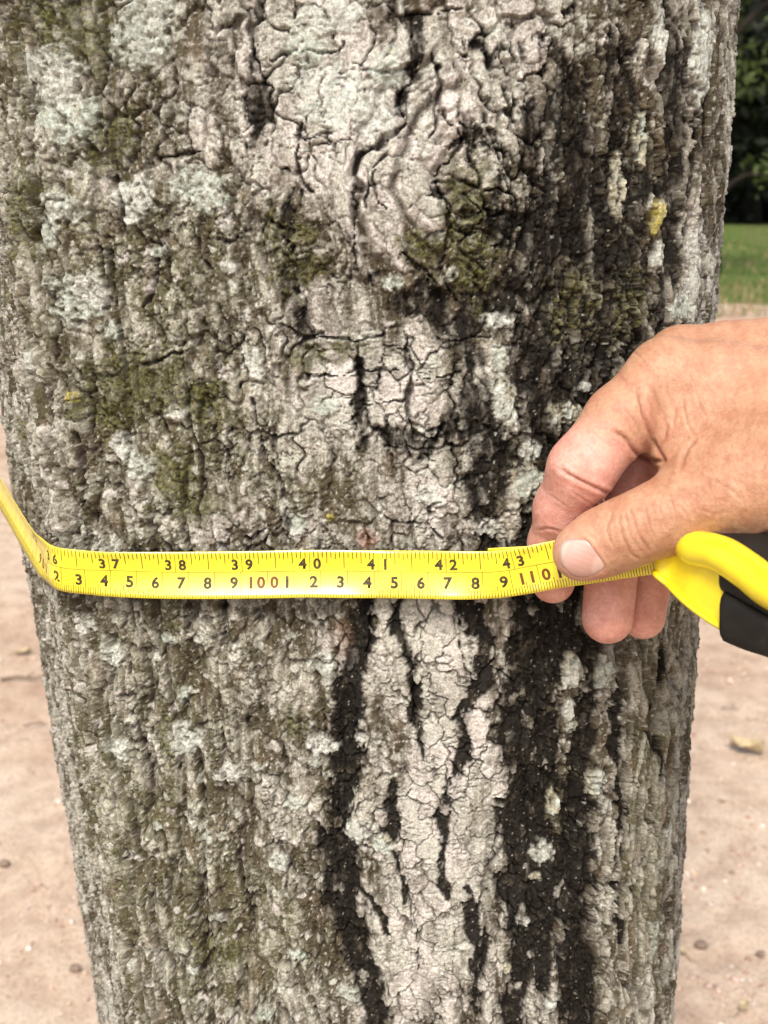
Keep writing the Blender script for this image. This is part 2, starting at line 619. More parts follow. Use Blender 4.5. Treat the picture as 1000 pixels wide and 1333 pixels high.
# --- what grows and runs on the bark: (px, py, rx, ry) as seen, turned into surface millimetres
LICHEN = [  # pale grey-green crusts
    (183, 48, 36, 36), (70, 100, 26, 38), (88, 158, 28, 30), (205, 5, 18, 10), (176, 262, 26, 26), (262, 245, 34, 26), (80, 272, 24, 18),
    (110, 378, 22, 20), (98, 392, 30, 34), (328, 466, 15, 24), (147, 433, 8, 14), (182, 606, 20, 18), (158, 585, 12, 18), (385, 680, 16, 15),
    (108, 372, 14, 14), (300, 345, 14, 10), (205, 330, 10, 8), (430, 22, 40, 22), (400, 60, 24, 22), (432, 130, 52, 40), (480, 150, 34, 30),
    (500, 95, 24, 24), (560, 645, 24, 14), (640, 688, 24, 14), (510, 372, 14, 10), (238, 962, 22, 24), (300, 1010, 22, 16), (150, 972, 16, 18), (160, 985, 10, 10),
    (235, 908, 10, 12), (425, 868, 18, 20), (420, 970, 22, 18), (385, 1045, 18, 9), (362, 1120, 16, 20), (284, 1196, 16, 10),
    (240, 1240, 8, 8), (250, 1262, 11, 10), (390, 1243, 20, 9), (455, 1295, 17, 17), (470, 1080, 24, 20), (500, 1100, 18, 16), (140, 850, 14, 24), (110, 815, 16, 14), (220, 835, 12, 10),
    (145, 1300, 12, 60), (345, 1320, 16, 16), (412, 992, 12, 12), (870, 1085, 8, 16), (850, 1220, 10, 40), (915, 75, 16, 60), (905, 340, 16, 60), (885, 400, 22, 20),
    (857, 330, 8, 20), (230, 540, 12, 9), (60, 300, 14, 20), (40, 470, 8, 18), (425, 530, 20, 12), (425, 1010, 10, 8),
    (335, 1000, 10, 8), (270, 1090, 9, 7), (205, 1075, 8, 9), (470, 960, 10, 8),
    (735, 540, 22, 18), (690, 585, 14, 14), (685, 625, 24, 26), (655, 525, 18, 34), (643, 418, 16, 11), (650, 470, 12, 18), (622, 488, 7, 12), (762, 505, 10, 8), (720, 1050, 10, 22), (706, 1110, 17, 20), (698, 1143, 9, 7),
    (745, 875, 12, 30), (742, 925, 10, 18), (745, 950, 9, 10), (778, 1020, 18, 22), (792, 1050, 10, 10), (790, 880, 14, 24), (720, 1305, 12, 16), (680, 1200, 10, 12), (660, 1262, 8, 10), (860, 45, 12, 30), (835, 180, 10, 30), (808, 240, 9, 40)]
YELLOW = [(90, 517, 7, 7), (430, 673, 6, 6), (858, 272, 6, 14), (852, 300, 5, 8)]
MOSS = [(110, 45, 46, 40), (70, 20, 30, 30), (20, 290, 24, 44), (10, 380, 14, 40), (376, 322, 30, 40), (395, 345, 24, 24), (604, 262, 30, 42), (612, 340, 22, 50),
        (752, 395, 26, 40), (730, 420, 20, 22), (165, 500, 46, 40), (140, 530, 40, 26), (225, 625, 28, 34), (240, 655, 34, 24), (265, 520, 30, 24), (130, 190, 18, 30), (150, 170, 24, 30), (425, 455, 40, 12), (400, 468, 18, 14),
        (100, 970, 12, 40), (118, 1080, 12, 60), (290, 1240, 30, 22), (215, 960, 10, 34), (380, 940, 16, 26), (545, 320, 24, 18), (820, 400, 20, 40), (30, 560, 14, 30)]
# sooty black runs down the bark: polyline of (px, py, half width)
STREAK = [
    [(484, 780, 8), (470, 820, 12), (455, 880, 18), (455, 930, 20), (450, 1000, 24), (440, 1060, 16), (440, 1110, 24), (448, 1180, 22), (462, 1230, 18), (478, 1275, 16), (492, 1333, 14), (500, 1400, 14)],
    [(515, 785, 8), (520, 830, 7), (536, 870, 5), (541, 920, 8), (545, 960, 5), (552, 1000, 3)],
    [(605, 780, 18), (612, 810, 13), (626, 840, 15), (626, 885, 14), (606, 912, 5), (602, 945, 9), (605, 975, 10), (590, 1020, 9), (577, 1065, 9), (576, 1110, 4), (576, 1155, 8), (580, 1170, 3)],
    [(608, 1158, 6), (616, 1200, 10), (625, 1235, 8), (618, 1290, 10), (622, 1333, 6)],
    [(510, 1018, 8), (510, 1060, 9), (508, 1090, 6)], [(478, 1075, 5), (480, 1102, 4)], [(512, 1110, 3), (524, 1150, 4), (526, 1175, 3)], [(476, 1160, 3), (498, 1195, 5), (502, 1215, 3)],
    [(690, 780, 26), (700, 830, 30), (690, 890, 34), (684, 960, 34), (690, 1020, 34), (678, 1080, 30), (680, 1140, 38), (690, 1200, 34), (680, 1260, 20), (668, 1310, 14), (664, 1370, 12)],
    [(745, 770, 26), (730, 830, 22), (772, 850, 12), (772, 910, 14), (768, 960, 16), (752, 1020, 22), (756, 1080, 30), (745, 1130, 36), (740, 1190, 40), (748, 1240, 36), (760, 1290, 30), (765, 1360, 26)],
    [(715, 790, 26), (722, 850, 16), (715, 940, 10), (722, 1010, 8), (712, 1090, 12), (716, 1160, 26), (712, 1230, 22), (706, 1300, 8)],
    [(800, 905, 8), (800, 960, 10), (806, 1030, 8), (808, 1090, 10), (802, 1140, 9), (806, 1190, 8), (808, 1230, 5)],
    [(520, 395, 10), (555, 390, 18), (600, 410, 26), (640, 400, 24), (690, 380, 34), (720, 350, 34), (700, 300, 26)],
    [(600, 410, 14), (615, 470, 14), (620, 530, 20), (640, 570, 26), (635, 620, 30), (625, 655, 16), (640, 715, 12)],
    [(700, 400, 40), (710, 470, 48), (715, 540, 40), (735, 600, 40), (720, 660, 40), (690, 710, 26)],
    [(760, 420, 40), (775, 470, 40), (760, 530, 30), (790, 560, 30)],
    [(745, 130, 14), (745, 180, 26), (770, 230, 34), (775, 290, 40), (790, 350, 40), (800, 420, 34), (830, 470, 26)],
    [(640, 180, 7), (610, 172, 6), (585, 190, 4)], [(650, 230, 9), (635, 270, 7), (650, 300, 14)],
    [(725, 60, 6), (735, 130, 11), (720, 210, 9), (735, 290, 20), (700, 340, 18)], [(800, 40, 5), (800, 120, 10), (812, 210, 12), (815, 300, 16), (822, 390, 18)], [(895, 60, 6), (888, 140, 10), (885, 220, 11), (880, 300, 11), (876, 390, 11)], [(922, 110, 5), (915, 200, 7), (912, 300, 7), (915, 390, 6)], [(700, 150, 10), (690, 210, 9), (705, 250, 14)],
    [(868, 10, 12), (880, 80, 16), (880, 150, 18), (868, 210, 14), (876, 270, 14), (868, 340, 14), (862, 420, 18)],
    [(812, 60, 8), (826, 130, 8), (840, 220, 7), (835, 300, 8), (838, 370, 8)], [(905, 150, 7), (900, 230, 6), (893, 300, 6)],
    [(330, 10, 7), (332, 90, 8), (334, 160, 9), (328, 190, 6)], [(385, 250, 6), (372, 290, 5), (382, 380, 7), (400, 430, 6)], [(470, 470, 5), (472, 540, 8), (470, 580, 5)],
    [(540, 20, 5), (538, 80, 6), (522, 140, 5)], [(510, 570, 14), (545, 590, 12), (580, 570, 10), (590, 540, 6)], [(860, 850, 7), (850, 930, 6), (860, 1010, 5)]]
# narrow open cracks: (points, half width px, depth mm)
CRACK = [
    ([(541, 100), (520, 130), (522, 165), (500, 185), (470, 202), (462, 225), (468, 246)], 3.4, 3.4),
    ([(500, 205), (485, 225), (492, 255), (505, 270)], 1.8, 1.6), ([(392, 165), (388, 205), (392, 230), (404, 248)], 2.6, 2.6), ([(385, 180), (430, 172)], 1.4, 1.2),
    ([(462, 250), (462, 330), (464, 350)], 2.2, 2.4), ([(352, 78), (385, 70), (420, 65), (448, 64), (450, 50)], 1.8, 1.8), ([(470, 90), (520, 96), (540, 84)], 1.6, 1.6), ([(470, 92), (478, 120)], 1.3, 1.2),
    ([(466, 450), (470, 490), (478, 545), (492, 560)], 3.2, 3.2), ([(530, 440), (535, 480), (530, 540), (545, 565), (565, 575), (578, 552)], 3.2, 3.2), ([(568, 460), (590, 445), (640, 438)], 1.4, 1.2),
    ([(400, 488), (430, 490), (468, 484), (520, 482)], 1.6, 1.8), ([(474, 528), (500, 522), (528, 524)], 1.5, 1.6), ([(540, 497), (570, 494), (596, 488)], 1.4, 1.5), ([(500, 452), (532, 455)], 1.5, 1.6),
    ([(388, 445), (430, 443), (490, 442), (500, 430)], 2.0, 2.0), ([(500, 582), (560, 585), (600, 578)], 1.6, 1.5), ([(510, 682), (555, 682), (560, 660), (580, 650)], 2.0, 2.0), ([(556, 682), (572, 702)], 2.2, 2.2),
    ([(318, 705), (342, 690), (365, 685)], 1.8, 2.2), ([(185, 475), (215, 465), (235, 460)], 2.2, 2.6), ([(205, 205), (235, 200), (265, 196)], 3.0, 2.6), ([(285, 310), (300, 315), (318, 300)], 2.0, 2.0),
    ([(255, 290), (262, 330), (275, 350)], 2.0, 2.0), ([(205, 330), (200, 370), (185, 400)], 2.6, 2.4), ([(150, 230), (155, 270), (160, 310)], 2.6, 2.6), ([(370, 420), (395, 440), (420, 438)], 2.4, 2.6),
    ([(545, 850), (538, 880), (541, 930), (550, 950)], 2.6, 2.6), ([(460, 890), (470, 960)], 2.0, 2.0), ([(530, 1160), (540, 1200), (545, 1260)], 1.6, 1.8), ([(345, 1105), (365, 1105), (382, 1135)], 2.4, 2.4),
    ([(170, 930), (185, 980), (198, 1030)], 2.4, 2.6), ([(310, 1080), (315, 1140), (322, 1180)], 2.2, 2.4), ([(265, 1140), (270, 1200), (262, 1270)], 2.4, 2.4), ([(210, 1070), (222, 1120), (240, 1150)], 2.2, 2.4),
    ([(245, 960), (260, 1000), (268, 1050)], 2.0, 2.2), ([(480, 800), (478, 860)], 2.0, 2.4), ([(845, 150), (856, 220), (848, 300), (850, 400)], 3.6, 5.0), ([(870, 20), (866, 120), (878, 200)], 3.6, 5.0),
    ([(905, 30), (897, 120), (905, 200), (893, 280), (898, 380)], 3.0, 3.5), ([(505, 5), (528, 30), (540, 60)], 2.0, 2.0), ([(505, 20), (545, 18), (600, 10)], 1.6, 1.4), ([(560, 60), (570, 130), (560, 180)], 2.0, 2.0),
    ([(575, 150), (600, 190), (570, 230), (585, 290), (575, 350), (590, 390)], 2.0, 2.4), ([(600, 250), (630, 280), (600, 320), (630, 350)], 2.0, 2.0), ([(520, 330), (550, 350), (570, 370)], 2.0, 2.4), ([(690, 220), (700, 330), (693, 380), (690, 480)], 1.4, 1.0),
    ([(100, 560), (108, 640), (96, 700)], 2.6, 2.6), ([(250, 560), (262, 620), (258, 690)], 2.2, 2.2), ([(330, 520), (340, 580), (372, 640), (380, 700)], 2.2, 2.2), ([(290, 580), (300, 640)], 1.6, 1.6), ([(60, 360), (70, 430), (60, 520)], 2.6, 2.6)]
PALE = [(430, 100, 95, 130, 1.0), (500, 220, 60, 70, .6), (520, 510, 100, 75, 1.0), (560, 660, 70, 50, .8), (420, 500, 50, 70, .5), (575, 830, 75, 70, 1.0), (600, 950, 75, 90, 1.0), (560, 1060, 110, 80, .9), (570, 1200, 100, 120, .8), (540, 1300, 80, 80, .7),
        (430, 860, 60, 70, .5), (380, 1000, 50, 80, .25), (690, 1290, 40, 60, .4), (260, 90, 60, 110, .45), (90, 130, 70, 70, .3), (300, 690, 60, 30, .5), (140, 430, 50, 40, .3), (640, 60, 100, 70, .45), (690, 640, 40, 40, .3),
        (600, 200, 80, 60, .25), (720, 60, 60, 60, .35), (910, 100, 30, 120, .4), (180, 620, 60, 60, .3), (420, 400, 50, 40, .4)]
OLIVE = [(130, 330, 160, 200, .8), (250, 560, 150, 120, .8), (100, 60, 120, 60, .5), (230, 880, 160, 120, .4), (200, 1150, 200, 200, .8), (120, 1000, 60, 200, .8), (850, 1050, 70, 260, .9), (900, 900, 40, 200, .7), (330, 1250, 120, 90, .6), (600, 310, 60, 90, .8), (860, 330, 60, 120, .4)]


def blob(sz, c, r, warp, s0=1.12, s1=0.88):
    d = np.sqrt(((sz[0] - c[0]) / r[0]) ** 2 + ((sz[1] - c[1]) / r[1]) ** 2) + warp
    return 1 - smooth(s1, s0, d)


def seg_dist(s, z, P, Wd=None):
    best = np.full(s.shape, 1e9, np.float32); wb = np.zeros(s.shape, np.float32)
    for k in range(len(P) - 1):
        a, b = P[k], P[k + 1]
        ab = b - a; L2 = ab.dot(ab) + 1e-9
        t = np.clip(((s - a[0]) * ab[0] + (z - a[1]) * ab[1]) / L2, 0, 1)
        d = np.hypot(s - a[0] - t * ab[0], z - a[1] - t * ab[1])
        if Wd is None:
            best = np.minimum(best, d)
        else:
            w = Wd[k] + t * (Wd[k + 1] - Wd[k])
            q = d / w
            m = q < best
            best = np.where(m, q, best); wb = np.where(m, w, wb)
    return best if Wd is None else (best, wb)


def build_trunk():
    # rows and columns: fine where the photograph looks, coarse round the back and far up and down
    def graded(segs):
        out = [segs[0][0]]
        for a, b, st in segs:
            n = max(1, int(round((b - a) / st)))
            out += list(a + (b - a) * (np.arange(n) + 1) / n)
        return np.array(out)
    sm, sM = _al[0], _al[-1]
    cs = graded([(sm, -0.30, 0.008), (-0.30, -0.235, 0.0012), (-0.235, -0.13, 0.0006), (-0.13, 0.15, 0.0005), (0.15, 0.215, 0.0006), (0.215, 0.27, 0.0012), (0.27, sM, 0.008)])
    cz = graded([(-0.05, 0.80, 0.012), (0.80, 0.93, 0.003), (0.93, 1.075, 0.0009), (1.075, 1.525, 0.0005), (1.525, 1.60, 0.0015), (1.60, 3.6, 0.02)])
    Sg, Zg = np.meshgrid(cs.astype(np.float64), cz)
    base, nrm = base_point(Sg, Zg)
    s = (Sg * 1000).astype(np.float32); z = (Zg * 1000).astype(np.float32)

    def sub(cmin, cmax):            # grid window holding a box in mm
        i0, i1 = np.searchsorted(cz * 1000, [cmin[1], cmax[1]])
        j0, j1 = np.searchsorted(cs * 1000, [cmin[0], cmax[0]])
        return slice(max(i0 - 1, 0), i1 + 1), slice(max(j0 - 1, 0), j1 + 1)

    # grain: runs upright, parts round two knots
    gs, gz_ = s.copy(), z.copy()
    for (px, py, R) in ((585, 285, 17.0), (400, 325, 11.0), (505, 190, 9.0)):
        k = S(px, py)
        dx, dy = s - k[0], z - k[1]
        r2 = dx * dx + dy * dy
        f = R * R / (r2 + 0.35 * R * R) * np.exp(-r2 / (R * R * 12))
        gs -= dx * f; gz_ += dy * f
    wx = 5.0 * fbm(s / 34, z / 60, 3, 1); wz = 6.0 * fbm(s / 30, z / 40, 3, 5)
    lean = 0.06 * z + 8 * np.sin(z / 190 + 0.8)
    u = gs + wx + lean * 0.25
    v = gz_ + wz

    # fields
    pale = np.zeros_like(s); olive = np.zeros_like(s)
    for src, dst in ((PALE, pale), (OLIVE, olive)):
        for (px, py, rx, ry, a) in src:
            c = S(px, py); r = (rx / 3.35, ry / 3.2)
            w = sub((c[0] - 2.6 * r[0], c[1] - 2.6 * r[1]), (c[0] + 2.6 * r[0], c[1] + 2.6 * r[1]))
            dst[w] += a * np.exp(-(((s[w] - c[0]) / r[0]) ** 2 + ((z[w] - c[1]) / r[1]) ** 2))
    pale = np.clip(pale, 0, 1.1); olive = np.clip(olive, 0, 1)
    rs = S(840, 300)[0]
    rightness = smooth(rs - 25, rs + 15, s)          # the deeply ridged right flank
    leftness = 1 - smooth(-95, -20, s)

    # relief, millimetres
    n_low = fbm(s / 55, z / 80, 3, 10)
    rid = perlin(u / 17, v / 95, 14) + 0.5 * perlin(u / 8.5, v / 50, 15)
    furrow = smooth(0.05, 0.55, np.abs(rid) * 1.6 + 0.12)
    rid2 = perlin(u / 8.0 + 0.3 * n_low, v / 62, 16) + 0.4 * perlin(u / 4.0, v / 26, 17)
    furrow2 = smooth(0.02, 0.42, np.abs(rid2) * 1.5 + 0.05)
    FA = (1 - 0.85 * np.clip(pale, 0, 1))
    H = (2.8 - 1.2 * np.clip(pale, 0, 1)) * n_low
    H += (furrow2 - 1) * (1.5 + 0.6 * leftness) * FA
    H += (furrow - 1) * (2.2 + 2.6 * rightness + 1.9 * leftness) * (1 - 0.88 * np.clip(pale, 0, 1))
    # plates
    pu = u / (9.5 + 0 * u) + 0.35 * fbm(s / 7, z / 7, 2, 20); pv = v / 15.5 + 0.35 * fbm(s / 7, z / 7, 2, 22)
    RF = s > rs + 5 * perlin(z / 30, 0 * z + 3.3, 19)          # long upright strips on the right flank
    wv = fbm(s / 9, z / 14, 3, 21)
    pu = np.where(RF, u / 6.5 + 0.4 * wv, pu); pv = np.where(RF, v / 46 + 0.3 * wv, pv)
    F1, F2, ID = voronoi(pu, pv, 2)
    edge = F2 - F1
    crack_w = 0.05 + 0.05 * perlin(s / 20, z / 20, 24)
    pc = np.clip(pale, 0, 1)
    crack_w = crack_w * (1 - 0.45 * pc)
    plate = smooth(crack_w, crack_w + 0.13 - 0.085 * pc, edge)
    pr = idrand(ID, 1); pr2 = idrand(ID, 2)
    open_ = np.clip(0.45 + 0.9 * perlin(s / 26, z / 26, 77) + 0.3 * pale, 0.12, 1.0)
    H += (plate - 1) * (2.6 * open_) * (1 - 0.35 * pc)
    H += (pr - 0.5) * 1.6 * plate * (0.45 + 0.55 * (1 - pale))
    H += 0.0
    # small scales and cross cracks
    su = u / 3.8 + 0.45 * fbm(s / 3, z / 3, 3, 30); sv = v / 6.0 + 0.45 * fbm(s / 3, z / 3, 3, 31)
    su = np.where(RF, u / 2.7 + 0.3 * wv, su); sv = np.where(RF, v / 10.5 + 0.3 * wv, sv)
    f1, f2, id2, ox, oy = voronoi(su, sv, 5, off=True)
    e2 = smooth(0.03, 0.12, f2 - f1)
    amt = np.clip(0.5 + 1.1 * perlin(s / 16, z / 22, 33), 0.0, 1.1) * (1 - 0.88 * np.clip(pale, 0, 1))
    H += (e2 - 1) * 1.2 * amt + (idrand(id2, 3) - 0.5) * 1.0 * amt * e2
    hu = u / 10 + 0.25 * fbm(s / 4, z / 4, 2, 35); hv = v / 2.6 + 0.5 * fbm(s / 6, z / 3, 3, 36)
    h1, h2, _i = voronoi(hu, hv, 8)
    cross = (1 - smooth(0.02, 0.13, h2 - h1)) * np.clip(pale * 1.2 + rightness * 0.0 - 0.1, 0, 1) * smooth(-0.1, 0.3, perlin(s / 9, z / 9, 37))
    H -= 1.1 * cross
    g1 = fbm(s / 5.0, z / 6.5, 4, 50, 0.6)
    g2 = fbm(s / 1.7, z / 1.9, 3, 51, 0.6)
    knob = 1 - np.abs(fbm(s / 3.2, z / 3.6, 3, 53))*2
    m1, m2, mid_, qx, qy = voronoi(np.where(RF, u / 1.5, u / 1.9) + 0.3 * g2, np.where(RF, v / 4.2, v / 2.5) + 0.3 * g1, 15, off=True)
    grit = smooth(0.04, 0.22, m2 - m1)
    mamt = np.clip(0.55 + 1.0 * perlin(s / 12, z / 18, 57), 0.08, 1.1) * (1 - 0.85 * np.clip(pale, 0, 1))
    soft = np.where(RF, 0.45, 1.0)
    H += (0.9 * g1 * (1 - 0.75 * np.clip(pale, 0, 1)) + 0.42 * g2 * (1 - 0.4 * np.clip(pale, 0, 1)) + 0.25 * knob * FA) * soft + ((grit - 1) * 0.7 + (idrand(mid_, 5) - 0.5) * 0.7 * grit) * mamt * soft
    # flakes: every scale leans its own way and lifts at one edge
    H += ((idrand(id2, 11) - 0.5) * 2.6 * ox + (idrand(id2, 12) - 0.2) * 2.0 * oy) * np.clip(amt, 0.15, 1)
    H += ((idrand(mid_, 13) - 0.5) * 1.5 * qx + (idrand(mid_, 14) - 0.25) * 1.3 * qy) * mamt * soft
    flank = smooth(S(820, 1000)[0] - 5, S(870, 1000)[0], s)
    fib = fbm(u / 1.6, v / 14, 3, 55)
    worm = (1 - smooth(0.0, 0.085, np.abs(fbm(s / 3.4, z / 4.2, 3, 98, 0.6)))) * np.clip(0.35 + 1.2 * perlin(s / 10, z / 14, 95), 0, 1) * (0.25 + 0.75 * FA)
    H -= 0.9 * worm
    H += 1.7 * fib * np.clip(0.30 * FA + flank + 0.3 * leftness, 0, 1)

    # a healed knot: bark folded in curved ridges round its left side
    kc = S(640, 215)
    kx, ky = (s - kc[0]) / 0.98, z - kc[1]
    kr = np.hypot(kx, ky) * 3.3 + 13 * fbm(s / 13, z / 13, 3, 58) + 0.10 * ky * 3.3
    ka = np.arctan2(ky, -kx)
    km = smooth(48, 75, kr) * (1 - smooth(165, 190, kr)) * (1 - smooth(0.75, 1.25, np.abs(ka - 0.12)))
    fold = np.abs(np.sin(kr * np.pi / 47 + 2.6 + 0.5 * np.sin(ka * 2)))
    H = H * (1 - 0.65 * km) + km * (3.0 * smooth(0.03, 0.75, fold) - 0.8 + 0.32 * np.sin(kr * np.pi / 5.0 + 3 * g1))
    H += 3.5 * np.exp(-((s - kc[0] + 30) / 17) ** 2 - ((z - kc[1]) / 24) ** 2)
    pale = np.clip(pale + 0.6 * km * smooth(0.15, 0.6, fold), 0, 1.1)
    # sooty runs
    wob = 0.85 * fbm(s / 6, z / 12, 5, 61, 0.62) + 0.30 * g2 + 0.8 * (pr - 0.5) + 0.55 * (idrand(id2, 8) - 0.5) + 0.3 * (idrand(mid_, 8) - 0.5) + 0.25 * (plate - 0.8)
    stain = np.zeros_like(s)
    wob2 = fbm(s / 30, z / 14, 3, 65)
    halo = np.zeros_like(s)
    for L in STREAK:
        P = Sl([(a, b) for a, b, _ in L]); Wd = np.array([w for _, _, w in L]) / 3.35
        m = Wd.max() * 2 + 3
        w = sub(P.min(0) - m, P.max(0) + m)
        q, _w = seg_dist(s[w] + 3.2 * wob2[w], z[w], P, Wd)
        val = 1 - smooth(0.78, 1.2, q * 0.93 + wob[w] * np.clip(3.4 / np.maximum(_w, 1.2), 0.6, 1.35))
        halo[w] = np.maximum(halo[w], 1 - smooth(0.9, 1.75, q + 0.6 * wob[w]))
        up_ = smooth(1320, 1345, z[w])
        val = val * (1 - up_ * np.clip(0.05 + 1.6 * fbm(s[w] / 5, z[w] / 11, 4, 64, 0.65), 0, 0.75))
        stain[w] = np.maximum(stain[w], val)
    # loose sooty freckles on the upper right and in the furrows
    zone = np.zeros_like(s)
    for (px, py, rx, ry, a) in [(700, 260, 120, 170, 1.0), (790, 230, 70, 190, .95), (760, 480, 70, 100, .8), (720, 1050, 90, 280, .5), (860, 250, 60, 200, .8), (650, 560, 60, 120, .6), (590, 180, 80, 70, .35), (350, 150, 40, 150, .2), (360, 400, 40, 60, .35), (500, 590, 60, 30, .4)]:
        c = S(px, py); r = (rx / 3.35, ry / 3.2)
        w = sub((c[0] - 2.6 * r[0], c[1] - 2.6 * r[1]), (c[0] + 2.6 * r[0], c[1] + 2.6 * r[1]))
        zone[w] = np.maximum(zone[w], a * np.exp(-(((s[w] - c[0]) / r[0]) ** 2 + ((z[w] - c[1]) / r[1]) ** 2)))
    fre = fbm(s / 9, z / 14, 5, 63, 0.62) - 0.25 * (plate - 0.7) - 0.2 * (furrow2 - 0.7)
    stain = np.maximum(stain, smooth(0.0, 0.22, fre + 0.66 * zone - 0.42))
    stain = stain * (1 - 0.85 * smooth(0.87, 0.93, idrand(id2, 9)) * e2 * smooth(-0.15, 0.2, perlin(s / 14, z / 20, 66)))
    H -= stain * 1.0
    H += stain * 0.5 * g1

    # cracks drawn one by one
    hair = np.zeros_like(s)
    jx, jz = 2.0 * fbm(s / 6, z / 6, 4, 71), 2.0 * fbm(s / 6, z / 6, 4, 72)
    for pts, hw, dep in CRACK:
        P = catmull(Sl(pts), 5)
        hw = hw / 3.35
        w = sub(P.min(0) - 8, P.max(0) + 8)
        d = seg_dist(s[w] + jx[w], z[w] + jz[w], P)
        vw = hw * np.clip(0.95 + 1.5 * perlin(s[w] / 6, z[w] / 6, 74), 0.25, 1.8)
        a = 1 - smooth(vw * 0.4, vw * 1.3, d)
        H[w] -= dep * a
        H[w] += 0.5 * np.exp(-(d / (hw * 3.2)) ** 2) * (1 - a)
        hair[w] = np.maximum(hair[w], a)

    # lichen and moss
    lob = 0.22 * fbm(s / 2.6, z / 2.6, 3, 81) + 0.28 * fbm(s / 7, z / 7, 2, 82)
    LAB = np.zeros(s.shape, np.int32)
    lich = np.zeros_like(s); yel = np.zeros_like(s); moss = np.zeros_like(s); ltint = np.zeros_like(s)
    lab = 0
    names = {}
    for kind, src in (('lichen', LICHEN), ('yellow', YELLOW), ('moss', MOSS)):
        for (px, py, rx, ry) in src:
            lab += 1
            c = S(px, py)
            cosv = np.clip(1 - ((px - 470) / 520.0) ** 2, 0.12, 1) ** 0.5
            kq = 0.82 if kind == 'lichen' else 1.0
            r = (max(kq * rx / 3.35 / cosv, 1.2), kq * ry / 3.2)
            w = sub((c[0] - 2 * r[0], c[1] - 2 * r[1]), (c[0] + 2 * r[0], c[1] + 2 * r[1]))
            val = blob((s[w], z[w]), c, r, lob[w] * (2.2 if kind != 'moss' else 2.8), 1.2 if kind != 'moss' else 1.35, 0.8 if kind != 'moss' else 0.65)
            dst = {'lichen': lich, 'yellow': yel, 'moss': moss}[kind]
            new = val > dst[w]
            dst[w] = np.maximum(dst[w], val)
            if kind == 'lichen':
                ltint[w] = np.where(new, (lab * 0.37) % 1.0, ltint[w])
            LAB[w] = np.where(val > 0.55, lab, LAB[w])
            names[lab] = 'moss_patch' if kind == 'moss' else 'lichen_patch'
    # scattered lichen flecks
    lu, lv = s / 7.5 + 0.4 * fbm(s / 6, z / 6, 2, 84), z / 7.5 + 0.4 * fbm(s / 6, z / 6, 2, 85)
    q1, q2, qid = voronoi(lu, lv, 12)
    size = idrand(qid, 6) * 0.62 - 0.34 + 0.10 * (pale + 0.3 * leftness) - 0.3 * rightness
    fleck = (1 - smooth(-0.03, 0.05, q1 - size + 0.35 * lob)) * (1 - stain * 0.75)
    lich = lich * np.clip(0.82 + 1.9 * fbm(s / 3.0, z / 3.4, 5, 86, 0.65), 0.08, 1)
    moss = moss * np.clip(0.9 + 1.5 * fbm(s / 4.5, z / 5, 4, 87, 0.6), 0.0, 1)
    rimv = np.exp(-((lich - 0.5) / 0.22) ** 2)
    H = H * (1 - 0.45 * lich) + lich * 0.55 + 0.25 * rimv * (lich > 0.1) + 0.25 * fleck + moss * (0.3 + 0.9 * np.abs(g2)) + yel * 0.3
    H -= lich * stain * 0.0
    stain2 = stain * (1 - 0.97 * lich) * (1 - yel) * (1 - 0.8 * moss * (g2 > 0))

    # ---------------- colour of the bark itself
    def mix(c, col, f):
        return c + (np.asarray(col, np.float32) - c) * f[..., None]
    tone = 0.52 + 0.75 * fbm(u / 10, v / 26, 4, 90, 0.6) + 0.4 * fbm(s / 42, z / 60, 2, 91) + 0.25 * fib + 0.32 * (pr - 0.5) + 0.45 * (idrand(id2, 4) - 0.5) + 0.30 * (idrand(mid_, 6) - 0.5) + 0.22 * g1
    col = mix(np.zeros(s.shape + (3,), np.float32) + np.array([0.080, 0.066, 0.044], np.float32), (0.49, 0.48, 0.415), smooth(0.2, 0.85, tone))
    ol = np.clip(olive * 0.75 + 0.5 * fbm(s / 25, z / 30, 3, 92) + 0.15, 0, 0.8)
    col = mix(col, np.array([0.205, 0.21, 0.105], np.float32), ol * 0.48 * (1 - 0.8 * pale))
    warm = smooth(0.15, 0.5, fbm(s / 11, z / 18, 3, 94))
    col = mix(col, (0.27, 0.20, 0.14), 0.35 * warm)
    pm = np.clip(pale * 1.05 + 0.7 * (tone - 0.55) - 0.12, 0, 1) * (0.55 + 0.45 * plate)
    palec = np.where((pr2 > 0.5)[..., None], np.array([0.68, 0.645, 0.595], np.float32), np.array([0.57, 0.565, 0.50], np.float32))
    col = col + (palec - col) * pm[..., None] * 0.92
    # darker brown towards the bottom of the fissures and along the cracks
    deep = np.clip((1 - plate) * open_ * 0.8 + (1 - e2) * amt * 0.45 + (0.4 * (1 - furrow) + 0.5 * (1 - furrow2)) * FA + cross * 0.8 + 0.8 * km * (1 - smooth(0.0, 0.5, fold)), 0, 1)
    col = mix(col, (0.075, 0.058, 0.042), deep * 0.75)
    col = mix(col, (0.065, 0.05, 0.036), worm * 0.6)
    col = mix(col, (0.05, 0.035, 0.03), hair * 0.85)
    fl = smooth(0.22, 0.42, fbm(s / 1.7, z / 1.9, 3, 96, 0.6))
    col = mix(col, (0.68, 0.665, 0.60), fl * 0.6)
    dk = smooth(0.22, 0.45, fbm(s / 2.2, z / 2.4, 3, 97, 0.6))
    col = mix(col, (0.10, 0.08, 0.055), dk * 0.8 * (1 - 0.5 * pale))
    fw = np.where((idrand(qid, 7) > 0.45)[..., None], np.array([0.54, 0.55, 0.48], np.float32), np.array([0.60, 0.57, 0.53], np.float32))
    col = col + (fw - col) * (fleck * 0.72)[..., None]
    col = mix(col, (0.085, 0.068, 0.05), halo * np.clip(0.35 + 0.9 * g1, 0, 0.6))
